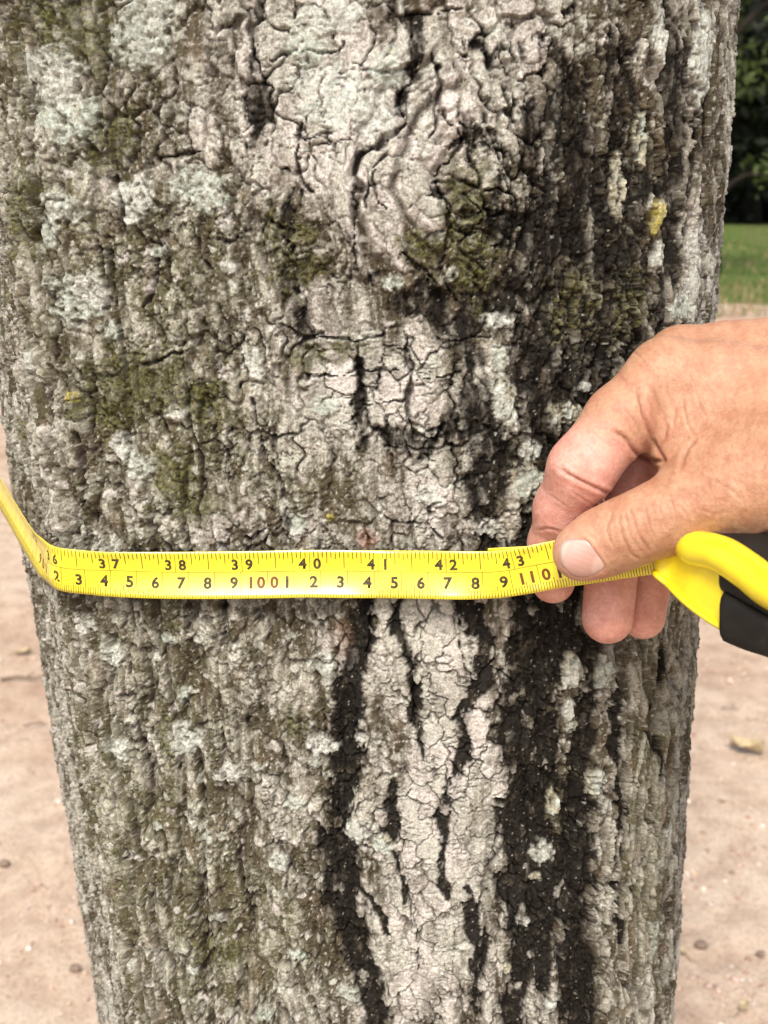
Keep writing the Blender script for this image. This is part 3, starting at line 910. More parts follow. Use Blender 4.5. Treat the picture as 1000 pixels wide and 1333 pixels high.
    # moss, soot, lichen
    mcol = mix(np.zeros_like(col) + np.array([0.048, 0.048, 0.016], np.float32), (0.175, 0.17, 0.055), smooth(-0.2, 0.4, g2 + 0.4 * g1))
    col = col + (mcol - col) * (moss * 0.72)[..., None]
    scol = mix(np.zeros_like(col) + np.array([0.014, 0.012, 0.010], np.float32), (0.07, 0.060, 0.044), smooth(0.1, 0.65, g1 + 0.5 * g2 + 0.25 * fib))
    scol = mix(scol, (0.5, 0.48, 0.42), smooth(0.42, 0.55, fbm(s / 1.8, z / 1.8, 3, 99, 0.6)) * 0.8)
    col = col + (scol - col) * (stain2 * 0.97)[..., None]
    lc = mix(np.zeros_like(col) + np.array([0.45, 0.51, 0.44], np.float32), (0.60, 0.615, 0.565), ltint)
    indark = smooth(0.3, 0.8, stain)
    lc = mix(lc, (0.47, 0.44, 0.31), indark * smooth(0.3, 0.6, 1 - ltint) * 0.8)
    lc = lc * np.clip(0.9 + 0.45 * g2 + 0.3 * g1, 0.3, 1.25)[..., None]
    col = col + (lc - col) * (lich * 0.9 * (0.75 + 0.25 * plate))[..., None]
    col = mix(col, (0.46, 0.40, 0.10), yel * np.clip(0.55 + 0.9 * g2, 0, 0.85))
    # a reddish resin scar beside the tape
    c = S(478, 700); dd = np.hypot(s - c[0], z - c[1])
    col = mix(col, (0.26, 0.12, 0.08), 0.6 * (1 - smooth(2.0, 5.5, dd + 1.5 * g1)))
    H -= 1.6 * (1 - smooth(1.2, 2.6, dd))
    for q in ((445, 830), (862, 1065)):
        c = S(*q); dd = np.hypot((s - c[0]), (z - c[1]) / 1.8)
        col = mix(col, (0.26, 0.15, 0.10), 0.35 * (1 - smooth(1.5, 6, dd + 2 * g1)))
    col = np.clip(col, 0.008, 0.8)

    # at the seam round the back both ends meet
    fade = np.minimum(smooth(sm * 1000, sm * 1000 + 40, s), 1 - smooth(sM * 1000 - 40, sM * 1000, s))
    H = (H + 0.6) * fade
    # keep the bark from standing out through the measuring tape
    lap = (1 - smooth(10, 13, np.abs(z - TAPE_Z * 1000 + 0.0))) 
    Hs = np.minimum(H, 2.2 + 0 * H)
    H = H + (Hs - H) * lap
    V = base + nrm * (H / 1000)[..., None]
    ny, nx = s.shape
    idx = np.arange(nx * ny).reshape(ny, nx)
    quads = np.stack([idx[:-1, :-1], idx[:-1, 1:], idx[1:, 1:], idx[1:, :-1]], -1).reshape(-1, 4)

    # ---------------- which faces belong to which plate or patch
    pl = 1 << 20
    vis = (s > -190) & (s < 175) & (z > 1090) & (z < 1512)
    plmask = (edge > 0.11) & (stain2 < 0.4) & (hair < 0.2) & (LAB == 0) & vis & (pm > 0.22)
    lab_v = np.where(LAB > 0, LAB, np.where(plmask, pl + (ID - ID.min()), 0)).reshape(-1)
    fl_ = lab_v[quads]
    face_lab = np.where((fl_ == fl_[:, :1]).all(1), fl_[:, 0], 0)
    ids, counts = np.unique(face_lab, return_counts=True)
    order = ids[(ids >= pl)]; cnt = counts[(ids >= pl)]
    keep_pl = order[np.argsort(-cnt)][:240]
    keep_pl = keep_pl[np.isin(keep_pl, order[cnt > 180])]
    small = ids[(ids > 0) & (ids < pl) & (counts < 40)]
    face_lab = np.where((face_lab >= pl) & ~np.isin(face_lab, keep_pl), 0, face_lab)
    face_lab = np.where(np.isin(face_lab, small), 0, face_lab)
    order = np.argsort(face_lab, kind='stable')
    fs = face_lab[order]
    cuts = np.flatnonzero(np.diff(fs)) + 1
    groups = np.split(order, cuts)
    tree = empty('tree', (AXIS[0], AXIS[1], 0))
    tag(tree, 'thick tree trunk with rough grey lichened bark and black streaks, measured with yellow tape', 'tree')
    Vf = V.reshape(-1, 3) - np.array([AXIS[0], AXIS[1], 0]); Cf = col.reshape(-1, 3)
    trunk = None
    for g in groups:
        l = face_lab[g[0]]
        q = quads[g]
        uv, inv = np.unique(q, return_inverse=True)
        q = inv.reshape(-1, 4)
        if l == 0:
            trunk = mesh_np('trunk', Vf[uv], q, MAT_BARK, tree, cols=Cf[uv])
        else:
            nm = names.get(l, 'bark_plate')
            mt = MAT_BARK if nm == 'bark_plate' else (MAT_MOSS if nm == 'moss_patch' else MAT_LICHEN)
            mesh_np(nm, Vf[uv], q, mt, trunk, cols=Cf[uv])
    return tree, (s, z, H)


TREE, BARK = build_trunk()


# ================================================================== TAPE MEASURE
BLADE_W = 17.6e-3


def tape_path():
    """centre line of the steel blade from its zero end, once round the trunk, to the mouth of the case; with its up direction"""
    def hug(s, off, dz=0.0):
        b, n = base_point(np.array([s]), np.array([TAPE_Z + dz]))
        return (b + n * off)[0]
    pts = []
    s0 = S(634, 741)[0] / 1000
    s1 = S(450, 746)[0] / 1000
    sL = float(_ts[0][np.argmin(np.abs(_tp[400, :, 0] + 0.1) + 9 * (_tp[400, :, 1] > 0.45))])
    first = S(760, 741)[0] / 1000
    for s in np.linspace(s0, first, 6, endpoint=False):
        pts.append(hug(s, 0.0034, 0.0046))
    for s in np.arange(first, _al[-1] - 0.02, 0.02):
        pts.append(hug(s, 0.0030, 0.0046 * float(s > 0) * (1 - float(smooth(first + 0.05, first + 0.16, s)))))
    for q in ((-.100, .776, .006), (-.185, .756, .012), (-.240, .706, .015), (-.254, .650, .016), (-.2360, .588, .0155), (-.2060, .531, .0130), (-.1780, .480, .0090), (-.1440, .4180, .0030),
              (-.1330, .3985, .0012), (-.1290, .3922, .0008), (-.1250, .3878, .0006), (-.1180, .3850, .0005), (-.1060, .3832, .0005)):
        pts.append(np.array([q[0], q[1], TAPE_Z + q[2]]))
    for s in np.arange(sL + 0.012, s1, 0.012):
        pts.append(hug(s, 0.0034, 0.0005 + 0.0027 * float(smooth(sL, sL + 0.10, s))))
    for q in ((500, 747.5, .3990), (560, 748, .3950), (620, 748.5, .3915), (655, 747, .3890), (688, 741, .3865), (720, 735, .3840), (755, 729, .3805), (800, 722, .3760), (862, 711, .3690)):
        pts.append(W(*q))
    P = catmull(np.array(pts), 10)
    d = np.concatenate([[0], np.cumsum(np.linalg.norm(np.diff(P, axis=0), axis=1))])
    n = int(d[-1] / 0.0016)
    t = np.linspace(0, d[-1], n)
    P = np.stack([np.interp(t, d, P[:, k]) for k in range(3)], -1)
    for _ in range(2):
        P[1:-1] = 0.25 * P[:-2] + 0.5 * P[1:-1] + 0.25 * P[2:]
    d = np.concatenate([[0], np.cumsum(np.linalg.norm(np.diff(P, axis=0), axis=1))])
    return P, d


TP, TD = tape_path()
_T = np.gradient(TP, axis=0); _T /= np.linalg.norm(_T, axis=1)[:, None]
_UP = np.array([0, 0, 1.0]) - _T * _T[:, 2:3]; _UP /= np.linalg.norm(_UP, axis=1)[:, None]
_N = np.cross(_UP, _T)                          # candidate outward
_cen = np.array([AXIS[0], AXIS[1]])
if ((TP[len(TP) // 2, :2] - _cen) * _N[len(TP) // 2, :2]).sum() < 0: _N = -_N
_curv = np.linalg.norm(np.gradient(_T, axis=0), axis=1) / np.gradient(TD)
for _ in range(12):
    _curv[1:-1] = 0.25 * _curv[:-2] + 0.5 * _curv[1:-1] + 0.25 * _curv[2:]
_cup = 0.0023 / (1 + (_curv / 7.0) ** 2)


# on the front of the trunk the blade leans back a little, its lower edge outward
_fx = cam2px(world2cam(TP))[0]
_half = np.arange(len(TP)) > len(TP) // 2
_tilt = np.radians(14) * smooth(110, 260, _fx) * (1 - smooth(560, 690, _fx)) * _half
_UP, _N = _UP * np.cos(_tilt)[:, None] - _N * np.sin(_tilt)[:, None], _N * np.cos(_tilt)[:, None] + _UP * np.sin(_tilt)[:, None]


def blade_pt(d, w, lift=0.0):
    """d along the blade (m), w across it (m, up is +)"""
    d = np.asarray(d, float); w = np.asarray(w, float)
    P = np.stack([np.interp(d, TD, TP[:, k]) for k in range(3)], -1)
    U = np.stack([np.interp(d, TD, _UP[:, k]) for k in range(3)], -1)
    N = np.stack([np.interp(d, TD, _N[:, k]) for k in range(3)], -1)
    cup = np.interp(d, TD, _cup)
    k = (w / (BLADE_W / 2)) ** 2 * cup - 0.3 * cup
    return P + U * w[..., None] + N * (k + lift)[..., None]


def build_tape():
    root = empty('tape_measure', W(990, 780, 0.33))
    tag(root, 'yellow tape measure wrapped round the trunk, its blade running into a yellow and black case', 'tape measure')
    org = np.array(root.location)
    m_y, nt, b = new_mat('blade_yellow', (0.80, 0.60, 0.012), 0.34, 0.5)
    b.inputs['Coat Weight'].default_value = 1.0
    b.inputs['Specular IOR Level'].default_value = 0.9
    b.inputs['Coat Roughness'].default_value = 0.22
    geo = node(nt, 'ShaderNodeNewGeometry')
    n = noise_n(nt, 260, 4, 0.6, geo.outputs['Position'])
    n3 = noise_n(nt, 75, 6, 0.7, geo.outputs['Position'])
    r = ramp_n(nt, n3.outputs[0], [(0.30, (0.62, 0.47, 0.02)), (0.42, (0.80, 0.64, 0.008)), (0.65, (0.86, 0.71, 0.012))])
    nt.links.new(r.outputs[0], b.inputs['Base Color'])
    rr = ramp_n(nt, n.outputs[0], [(0.3, (0.26,) * 3), (0.7, (0.42,) * 3)])
    nt.links.new(rr.outputs[0], b.inputs['Roughness'])
    m_ink, nt, b = new_mat('print_black', (0.03, 0.022, 0.012), 0.5, 0.4)
    geo = node(nt, 'ShaderNodeNewGeometry')
    n = noise_n(nt, 900, 3, 0.6, geo.outputs['Position'])
    r = ramp_n(nt, n.outputs[0], [(0.4, (0.025, 0.018, 0.01)), (0.75, (0.12, 0.09, 0.02))])
    nt.links.new(r.outputs[0], b.inputs['Base Color'])
    m_red, _, _ = new_mat('print_red_brown', (0.14, 0.045, 0.010), 0.5, 0.4)

    ws = np.linspace(-BLADE_W / 2, BLADE_W / 2, 13)
    dg, wg = np.meshgrid(TD, ws, indexing='ij')
    V = blade_pt(dg, wg)
    Vb = blade_pt(dg, wg, -0.00025)
    a, c = dg.shape
    i = np.arange(a * c).reshape(a, c)
    q = np.stack([i[:-1, :-1], i[:-1, 1:], i[1:, 1:], i[1:, :-1]], -1).reshape(-1, 4)
    qb = q[:, ::-1] + a * c
    e1 = np.stack([i[:-1, 0], i[1:, 0], i[1:, 0] + a * c, i[:-1, 0] + a * c], -1)
    e2 = np.stack([i[1:, -1], i[:-1, -1], i[:-1, -1] + a * c, i[1:, -1] + a * c], -1)
    blade = mesh_np('blade', np.vstack([V.reshape(-1, 3), Vb.reshape(-1, 3)]) - org, np.vstack([q, qb, e1, e2]), m_y, root)

    # where 109 cm stands: seen beside the hand
    cpx, cpy = cam2px(world2cam(TP))
    half = len(TP) // 2
    k109 = half + np.argmin(np.abs(cpx[half:] - 663.5) + 1e4 * (cpy[half:] > 800))
    D109 = TD[k109]
    cm = lambda x: D109 + (x - 109) * 0.01
    inch = lambda x: D109 + (x * 2.54 - 109) * 0.01

    quads = []

    def tick(d, w0, w1, wid):
        k = 4
        for j in range(k):
            a_, b_ = w0 + (w1 - w0) * j / k, w0 + (w1 - w0) * (j + 1) / k
            quads.append(blade_pt(np.array([d - wid / 2, d + wid / 2, d + wid / 2, d - wid / 2]), np.array([a_, a_, b_, b_]), 0.00006))
    hw = BLADE_W / 2
    mid = 0.9e-3
    dmax = TD[-1]
    for kmm in range(0, 1180):
        d = cm(kmm / 10.0)
        if d < 0.002 or d > dmax - 0.001: continue
        if kmm % 10 == 0: tick(d, -hw + 0.0002, mid, 0.00020)
        elif kmm % 5 == 0: tick(d, -hw + 0.0002, -hw + 0.0043, 0.00024)
        else: tick(d, -hw + 0.0002, -hw + 0.0030, 0.00024)
    for k16 in range(0, 47 * 16):
        d = inch(k16 / 16.0)
        if d < 0.002 or d > dmax - 0.001: continue
        L = hw - mid if k16 % 16 == 0 else (0.0068 if k16 % 8 == 0 else (0.0050 if k16 % 4 == 0 else 0.0034))
        if k16 % 2 and k16 % 16: L = 0.0029
        tick(d, hw - 0.0002 - L + 0.0002, hw - 0.0002, 0.00030 if k16 % 16 else 0.00020)
    Q = np.array(quads).reshape(-1, 3)
    mesh_np('tick_marks', Q - org, np.arange(len(Q)).reshape(-1, 4), m_ink, blade, smooth_=False)
    dl = np.arange(0.004, dmax - 0.002, 0.002)
    A = blade_pt(dl, np.full_like(dl, mid - 0.00009), 0.00005); B = blade_pt(dl, np.full_like(dl, mid + 0.00009), 0.00005)
    n = len(dl)
    i = np.arange(n)
    q = np.stack([i[:-1], i[1:], i[1:] + n, i[:-1] + n], -1)
    mesh_np('scale_line', np.vstack([A, B]) - org, q, m_ink, blade, smooth_=False)

    # numerals
    glyphs = {}

    def glyph(ch):
        if ch not in glyphs:
            cu = D.curves.new('numeral', 'FONT')
            cu.body = ch; cu.size = 1.0; cu.align_x = 'CENTER'; cu.resolution_u = 4; cu.offset = 0.036
            ob = D.objects.new('numeral', cu); COL.objects.link(ob)
            dg_ = bpy.context.evaluated_depsgraph_get()
            me = bpy.data.meshes.new_from_object(ob.evaluated_get(dg_))
            v = np.array([x.co[:] for x in me.vertices]); f = [list(p.vertices) for p in me.polygons]
            t = []
            me.calc_loop_triangles()
            for lt in me.loop_triangles: t.append(list(lt.vertices))
            D.objects.remove(ob); D.meshes.remove(me)
            v[:, 0] -= 0.5 * (v[:, 0].max() + v[:, 0].min())
            v[:, 1] -= v[:, 1].min() if ch not in '0368952' else v[:, 1].min()
            glyphs[ch] = v, np.array(t), v[:, 1].max()
        return glyphs[ch]

    def numeral(ch, d, w, h, mat):
        v, t, H = glyph(ch)
        k = h / H
        P = blade_pt(d + v[:, 0] * k * 1.06, w + v[:, 1] * k, 0.00007)
        return P, t

    def number(items, mat):
        v, f = join(items)
        mesh_np('numeral', v - org, f, mat, blade, smooth_=False)

    for k in range(90, 113):
        base_w = -hw + 0.0035
        if k % 10 == 0:
            sx = str(k)
            its = [numeral(sx[0], cm(k) - 0.0062, base_w, 0.0044, m_red), numeral(sx[1], cm(k) - 0.0024, base_w, 0.0044, m_red), numeral(sx[2], cm(k) + 0.0026, base_w, 0.0044, m_red)] if k >= 100 else \
                  [numeral(sx[0], cm(k) - 0.0028, base_w, 0.0044, m_red), numeral(sx[1], cm(k) + 0.0026, base_w, 0.0044, m_red)]
            number(its, m_red)
        else:
            number([numeral(str(k)[-1], cm(k) - 0.0026, base_w, 0.0044, m_ink)], m_ink)
    for k in range(35, 45):
        sx = str(k)
        if inch(k) > dmax - 0.01: continue
        number([numeral(sx[0], inch(k) - 0.0027, mid + 0.0007, 0.0041, m_ink), numeral(sx[1], inch(k) + 0.0027, mid + 0.0007, 0.0041, m_ink)], m_ink)

    # ------------------------------------------------------------ the case
    m_c, nt, b = new_mat('case_yellow', (0.84, 0.68, 0.006), 0.36, 0.8)
    b.inputs['Coat Weight'].default_value = 1.0
    b.inputs['Coat Roughness'].default_value = 0.3
    geo = node(nt, 'ShaderNodeNewGeometry')
    n = noise_n(nt, 180, 4, 0.6, geo.outputs['Position'])
    r = ramp_n(nt, n.outputs[0], [(0.35, (0.80, 0.63, 0.006)), (0.65, (0.87, 0.72, 0.01))])
    nt.links.new(r.outputs[0], b.inputs['Base Color'])
    nt.links.new(bump_n(nt, noise_n(nt, 2500, 2, 0.5, geo.outputs['Position']).outputs[0], 0.08, 0.0003), b.inputs['Normal'])
    m_k, nt, b = new_mat('black_rubber', (0.016, 0.015, 0.014), 0.48, 0.3)
    geo = node(nt, 'ShaderNodeNewGeometry')
    n = noise_n(nt, 120, 5, 0.65, geo.outputs['Position'])
    r = ramp_n(nt, n.outputs[0], [(0.3, (0.006, 0.006, 0.006)), (0.62, (0.012, 0.011, 0.010)), (0.8, (0.04, 0.037, 0.03))])
    nt.links.new(r.outputs[0], b.inputs['Base Color'])
    rr = ramp_n(nt, n.outputs[0], [(0.3, (0.35,) * 3), (0.7, (0.65,) * 3)])
    nt.links.new(rr.outputs[0], b.inputs['Roughness'])
    nt.links.new(bump_n(nt, noise_n(nt, 1500, 3, 0.6, geo.outputs['Position']).outputs[0], 0.2, 0.0004), b.inputs['Normal'])

    bot = np.array([W(*p) for p in ((855, 742, .370), (872, 765, .362), (900, 792, .352), (938, 818, .341), (972, 834, .331), (1005, 846, .321), (1050, 862, .308), (1105, 868, .300), (1160, 845, .302), (1195, 800, .318), (1190, 760, .342), (1120, 738, .365), (1020, 728, .383), (930, 730, .388))])
    topc = np.array([W(*p) for p in ((857, 700, .370), (878, 699, .362), (906, 700, .352), (940, 707, .341), (974, 728, .331), (1006, 752, .321), (1055, 772, .308), (1112, 774, .300), (1168, 748, .302), (1202, 705, .318), (1196, 668, .342), (1124, 650, .365), (1020, 652, .383), (930, 672, .388))])

    def loop(P, n=8):
        Q = np.vstack([P[-2:], P, P[:3]])
        c = catmull(Q, n)
        return c[2 * n: 2 * n + len(P) * n]
    Lb, Lt = loop(bot), loop(topc)
    n = len(Lb)
    cenb, cent = Lb.mean(0), Lt.mean(0)
    up = cent - cenb; up /= np.linalg.norm(up)

    def outv(L, cen):
        o = L - cen; o -= np.outer(o @ up, up)
        T = np.roll(L, -1, 0) - np.roll(L, 1, 0)
        N = np.cross(T, up); N /= np.linalg.norm(N, axis=1)[:, None]
        if (N * o).sum() < 0: N = -N
        return N
    No = outv(Lb, cenb)

    def band(t0, t1, k0, k1, off0, name, mat, parent, rows=8, thick=0.002, round_=0.0012, closed=False):
        """a strip of the case's wall between heights t0..t1 (0 bottom, 1 top) and outline samples k0..k1, standing off0 proud"""
        ks = np.arange(k0, k1 + 1) % n
        prof = []
        for j in range(rows + 1):
            f = j / rows
            e = min(f, 1 - f) * (rows * 0.5)
            prof.append((t0 + (t1 - t0) * f, off0 - round_ * max(0, 1 - e) ** 2))
        prof = [(t0, off0 - thick)] + prof + [(t1, off0 - thick)]
        V = []
        m = len(ks)
        for a_, kk in enumerate(ks):
            endf = 0.0 if closed else round_ * max(0, 1 - min(a_, m - 1 - a_)) ** 2
            for (t, o) in prof:
                V.append(Lb[kk] * (1 - t) + Lt[kk] * t + No[kk] * (o - (endf if o > off0 - thick else 0)))
        c_ = len(prof)
        i_ = np.arange(m * c_).reshape(m, c_)
        q_ = np.stack([i_[:-1, :-1], i_[1:, :-1], i_[1:, 1:], i_[:-1, 1:]], -1).reshape(-1, 4)
        q_ = list(map(list, q_))
        f3 = [[a1, b1, c1] for a1, b1, c1, d1 in q_] + [[a1, c1, d1] for a1, b1, c1, d1 in q_]
        if not closed:
            for row, sg in ((0, 1), (m - 1, -1)):
                for j in range(1, c_ - 1):
                    tr = [i_[row, 0], i_[row, j], i_[row, j + 1]]
                    f3.append(tr if sg > 0 else tr[::-1])
        return mesh_np(name, np.array(V) - org, np.array(f3), mat, parent)

    # body: the yellow shell with its floor and lid
    rows = [(-0.02, -0.004), (0.0, -0.0012), (0.03, -0.0002), (0.07, 0.0), (0.5, 0.0003), (0.9, 0.0), (0.97, -0.0012), (1.0, -0.004)]
    V = np.concatenate([Lb * (1 - t) + Lt * t + No * o for t, o in rows] + [[cenb], [cent]])
    F = []
    for j in range(len(rows) - 1):
        for k in range(n):
            a_, b_, c_, d_ = j * n + k, j * n + (k + 1) % n, (j + 1) * n + (k + 1) % n, (j + 1) * n + k
            F += [[a_, b_, c_], [a_, c_, d_]]
    for k in range(n):
        F.append([len(rows) * n, (k + 1) % n, k]); F.append([len(rows) * n + 1, (len(rows) - 1) * n + k, (len(rows) - 1) * n + (k + 1) % n])
    case = mesh_np('case', V - org, np.array(F), m_c, root)
    # thick rounded rim along the upper edge
    kr = np.arange(8, n - 16)
    path = Lt[kr] - up * 0.0035 + No[kr] * 0.0002
    r_ = 0.0055 * smooth(0, 9, np.arange(len(kr))) ** 0.6 * smooth(0, 9, len(kr) - 1 - np.arange(len(kr))) ** 0.6 + 0.0004
    v, f = tube(path, r_, 18)
    mesh_np('rim', v - org, f, m_c, case)
    # lower lip of the nose
    v, f = tube(Lb[2:32] + No[2:32] * 0.0002 + up * 0.0006, 0.0011, 8)
    mesh_np('lower_lip', v - org, f, m_c, case)
    # black rubber side grips, each with a thinner neck at its upper end
    g = band(-0.10, 0.46, 25, 45, 0.0034, 'rubber_grip', m_k, case, thick=0.0045, round_=0.0016)
    band(0.46, 0.80, 24, 46, 0.0020, 'grip_shoulder', m_k, g, thick=0.003, round_=0.0009)
    g = band(-0.08, 0.46, 56, 82, 0.0034, 'rubber_grip', m_k, case, thick=0.0045, round_=0.0016)
    # black lid plate on the upper face, a step below the rim
    inset = [cent + (Lt - cent) * kf + up * h for kf, h in ((0.995, -0.001), (0.975, 0.0010), (0.86, 0.0018), (0.45, 0.0024))]
    V = np.concatenate(inset + [[cent + up * 0.0027]])
    F = []
    for j in range(3):
        for k in range(n):
            a_, b_, c_, d_ = j * n + k, j * n + (k + 1) % n, (j + 1) * n + (k + 1) % n, (j + 1) * n + k
            F += [[a_, b_, c_], [a_, c_, d_]]
    for k in range(n): F.append([4 * n, 3 * n + k, 3 * n + (k + 1) % n])
    mesh_np('side_plate', V - org, np.array(F), m_k, case)
    # mouth frame where the blade leaves
    e = blade_pt(np.array([dmax - 0.002] * 4), np.array([-hw, hw, hw, -hw]) * 1.08, 0.0)
    nrm_ = _N[-1] * 0.0016
    t_ = _T[-1] * 0.004
    box = np.array([p + s1 * nrm_ + s2 * t_ for s2 in (0, 1) for p, s1 in ((e[0], -1), (e[1], -1), (e[2], 1), (e[3], 1))])
    mesh_np('blade_mouth', box - org, np.array([(0, 1, 5, 4), (1, 2, 6, 5), (2, 3, 7, 6), (3, 0, 4, 7), (4, 5, 6, 7), (3, 2, 1, 0)]), m_k, case, smooth_=False)


build_tape()


# ================================================================== HAND
def build_hand():
    # (px, py, depth m, radius mm) chains; k = how softly the piece melts into the rest, mm; pink = palm side
    CH = [
        ('index', 3.5, [(868, 492, .383, 13.6, 0), (808, 547, .376, 12.2, .25), (758, 610, .375, 11.6, .75), (733, 662, .387, 10.0, 1), (721, 708, .397, 9.0, 1), (720, 757, .3985, 8.0, 1)]),
        ('middle', 3.0, [(888, 474, .398, 13.2, 0), (820, 618, .402, 10.8, 1), (798, 720, .404, 10.0, 1), (791, 805, .402, 9.4, 1)]),
        ('ring', 2.5, [(912, 486, .412, 12.0, 0), (862, 640, .414, 10.2, 1), (846, 730, .416, 9.4, 1), (837, 803, .413, 8.4, 1)]),
        ('pinky', 3.0, [(945, 510, .425, 11.0, 0), (940, 610, .432, 9.2, .6), (965, 690, .424, 8.4, 1), (985, 715, .405, 7.6, 1)]),
        ('mc_index', 7.0, [(868, 492, .383, 13.6, 0), (940, 505, .378, 14.2, 0), (1010, 520, .372, 15.5, 0), (1130, 548, .362, 19, 0)]),
        ('mc_middle', 7.0, [(888, 474, .398, 13.2, 0), (950, 474, .396, 14.0, 0), (1010, 474, .392, 15.0, 0), (1130, 500, .380, 19, 0)]),
        ('mc_ring', 8.0, [(912, 486, .412, 12.0, 0), (1010, 490, .408, 14, 0), (1130, 515, .396, 18, 0)]),
        ('mc_pinky', 8.0, [(945, 510, .425, 11, 0), (1030, 530, .420, 14, 0), (1130, 545, .405, 17, 0)]),
        ('web', 8.0, [(866, 535, .383, 10.5, .1), (890, 580, .377, 10, .1), (925, 615, .368, 13, .1)]),
        ('first_web', 10.0, [(925, 560, .374, 14, 0), (1000, 580, .366, 18, 0), (1100, 585, .360, 20, 0)]),
        ('palm', 10.0, [(960, 560, .395, 15, .5), (1060, 570, .390, 22, .3), (1150, 565, .385, 24, .3)]),
        ('thumb', 6.0, [(757, 719, .3700, 9.8, .35), (785, 706, .3690, 10.5, .2), (822, 690, .366, 10.9, 0), (868, 672, .363, 11.9, 0), (912, 653, .361, 13.8, 0), (965, 638, .357, 17, 0), (1030, 618, .353, 20.5, 0), (1130, 590, .352, 23, 0)]),
    ]
    wr = C(1130, 555, .375)
    fore = [wr, wr + np.array([.05, -.012, -.020]), wr + np.array([.14, -.045, -.065]), wr + np.array([.23, -.085, -.13]), wr + np.array([.30, -.12, -.20]), wr + np.array([.31, -.10, -.36])]
    frad = [27, 27, 33, 40, 43, 48]
    prims = []
    for nm, k, ch in CH:
        for a, b in zip(ch[:-1], ch[1:]):
            prims.append((C(*a[:3]), C(*b[:3]), a[3] / 1000, b[3] / 1000, k / 1000, a[4], b[4], nm))
    for i in range(len(fore) - 1):
        prims.append((fore[i], fore[i + 1], frad[i] / 1000, frad[i + 1] / 1000, 0.016, 0, 0, 'forearm'))

    def smin(a, b, k):
        h = np.clip(0.5 + 0.5 * (a - b) / k, 0, 1)
        return a * (1 - h) + b * h - k * h * (1 - h)

    def sdf(P, want=False):
        """signed distance; pieces of one finger melt together, fingers keep a crease between them"""
        x, y, z = P[..., 0], P[..., 1], P[..., 2]
        fld = {}
        wsum = np.zeros(x.shape, np.float32) + 1e-9; psum = np.zeros(x.shape, np.float32); thumbw = np.zeros(x.shape, np.float32)
        for a, b, ra, rb, k, pa, pb, nm in prims:
            ab = b - a
            t = np.clip(((x - a[0]) * ab[0] + (y - a[1]) * ab[1] + (z - a[2]) * ab[2]) / ab.dot(ab), 0, 1)
            e = np.sqrt((x - a[0] - t * ab[0]) ** 2 + (y - a[1] - t * ab[1]) ** 2 + (z - a[2] - t * ab[2]) ** 2) - (ra + (rb - ra) * t)
            e = e.astype(np.float32)
            g = nm if nm in ('index', 'middle', 'ring', 'pinky', 'thumb') else 'palm'
            fld[g] = (smin(fld[g][0], e, k), k) if g in fld else (e, k)
            if want:
                w = np.exp(-np.clip(e, -0.002, 1) / 0.0016)
                wsum += w; psum += w * (pa + (pb - pa) * t)
                if nm == 'thumb': thumbw += w
        d = fld['palm'][0]
        for g, kj, kf in (('index', 0.005, 0.0005), ('middle', 0.005, 0.0005), ('ring', 0.005, 0.0005), ('pinky', 0.005, 0.0005), ('thumb', 0.009, 0.0005)):
            d = smin(d, smin(fld['palm'][0], fld[g][0], kj), kf)
        return (d, psum / wsum, thumbw / wsum) if want else d

    st = 0.0013
    gx = np.concatenate([np.arange(0.045, 0.185, st), np.arange(0.188, 0.54, 0.006)])
    gy = np.concatenate([np.arange(-0.18, -0.058, 0.006), np.arange(-0.055, 0.082, st), [0.09, 0.1]])
    gzv = np.concatenate([np.arange(-0.06, 0.318, 0.006), np.arange(0.321, 0.452, st), [0.46, 0.47]])
    G = np.stack(np.meshgrid(gx.astype(np.float32), gy.astype(np.float32), gzv.astype(np.float32), indexing='ij'), -1)
    d = sdf(G)
    ins = d < 0
    # surface nets: one vertex for each cell the surface passes through
    nx, ny, nz = d.shape
    cells = np.zeros((nx - 1, ny - 1, nz - 1), np.int8)
    for a in (0, 1):
        for b in (0, 1):
            for c in (0, 1):
                cells += ins[a:nx - 1 + a, b:ny - 1 + b, c:nz - 1 + c]
    act = (cells > 0) & (cells < 8)
    ci = np.argwhere(act)
    vid = np.full(act.shape, -1, np.int64); vid[act] = np.arange(len(ci))
    acc = np.zeros((len(ci), 3)); cnt = np.zeros(len(ci))
    axes = [gx, gy, gzv]
    corners = [(0, 0, 0), (1, 0, 0), (0, 1, 0), (1, 1, 0), (0, 0, 1), (1, 0, 1), (0, 1, 1), (1, 1, 1)]
    for p in range(8):
        for q in range(p + 1, 8):
            if sum(abs(corners[p][k] - corners[q][k]) for k in range(3)) != 1: continue
            A = ci + corners[p]; B = ci + corners[q]
            da = d[A[:, 0], A[:, 1], A[:, 2]]; db = d[B[:, 0], B[:, 1], B[:, 2]]
            m = (da < 0) != (db < 0)
            t = np.where(m, da / np.where(m, da - db, 1), 0)
            PA = np.stack([axes[k][A[:, k]] for k in range(3)], -1); PB = np.stack([axes[k][B[:, k]] for k in range(3)], -1)
            acc += np.where(m[:, None], PA + (PB - PA) * t[:, None], 0); cnt += m
    V = acc / cnt[:, None]
    F = []
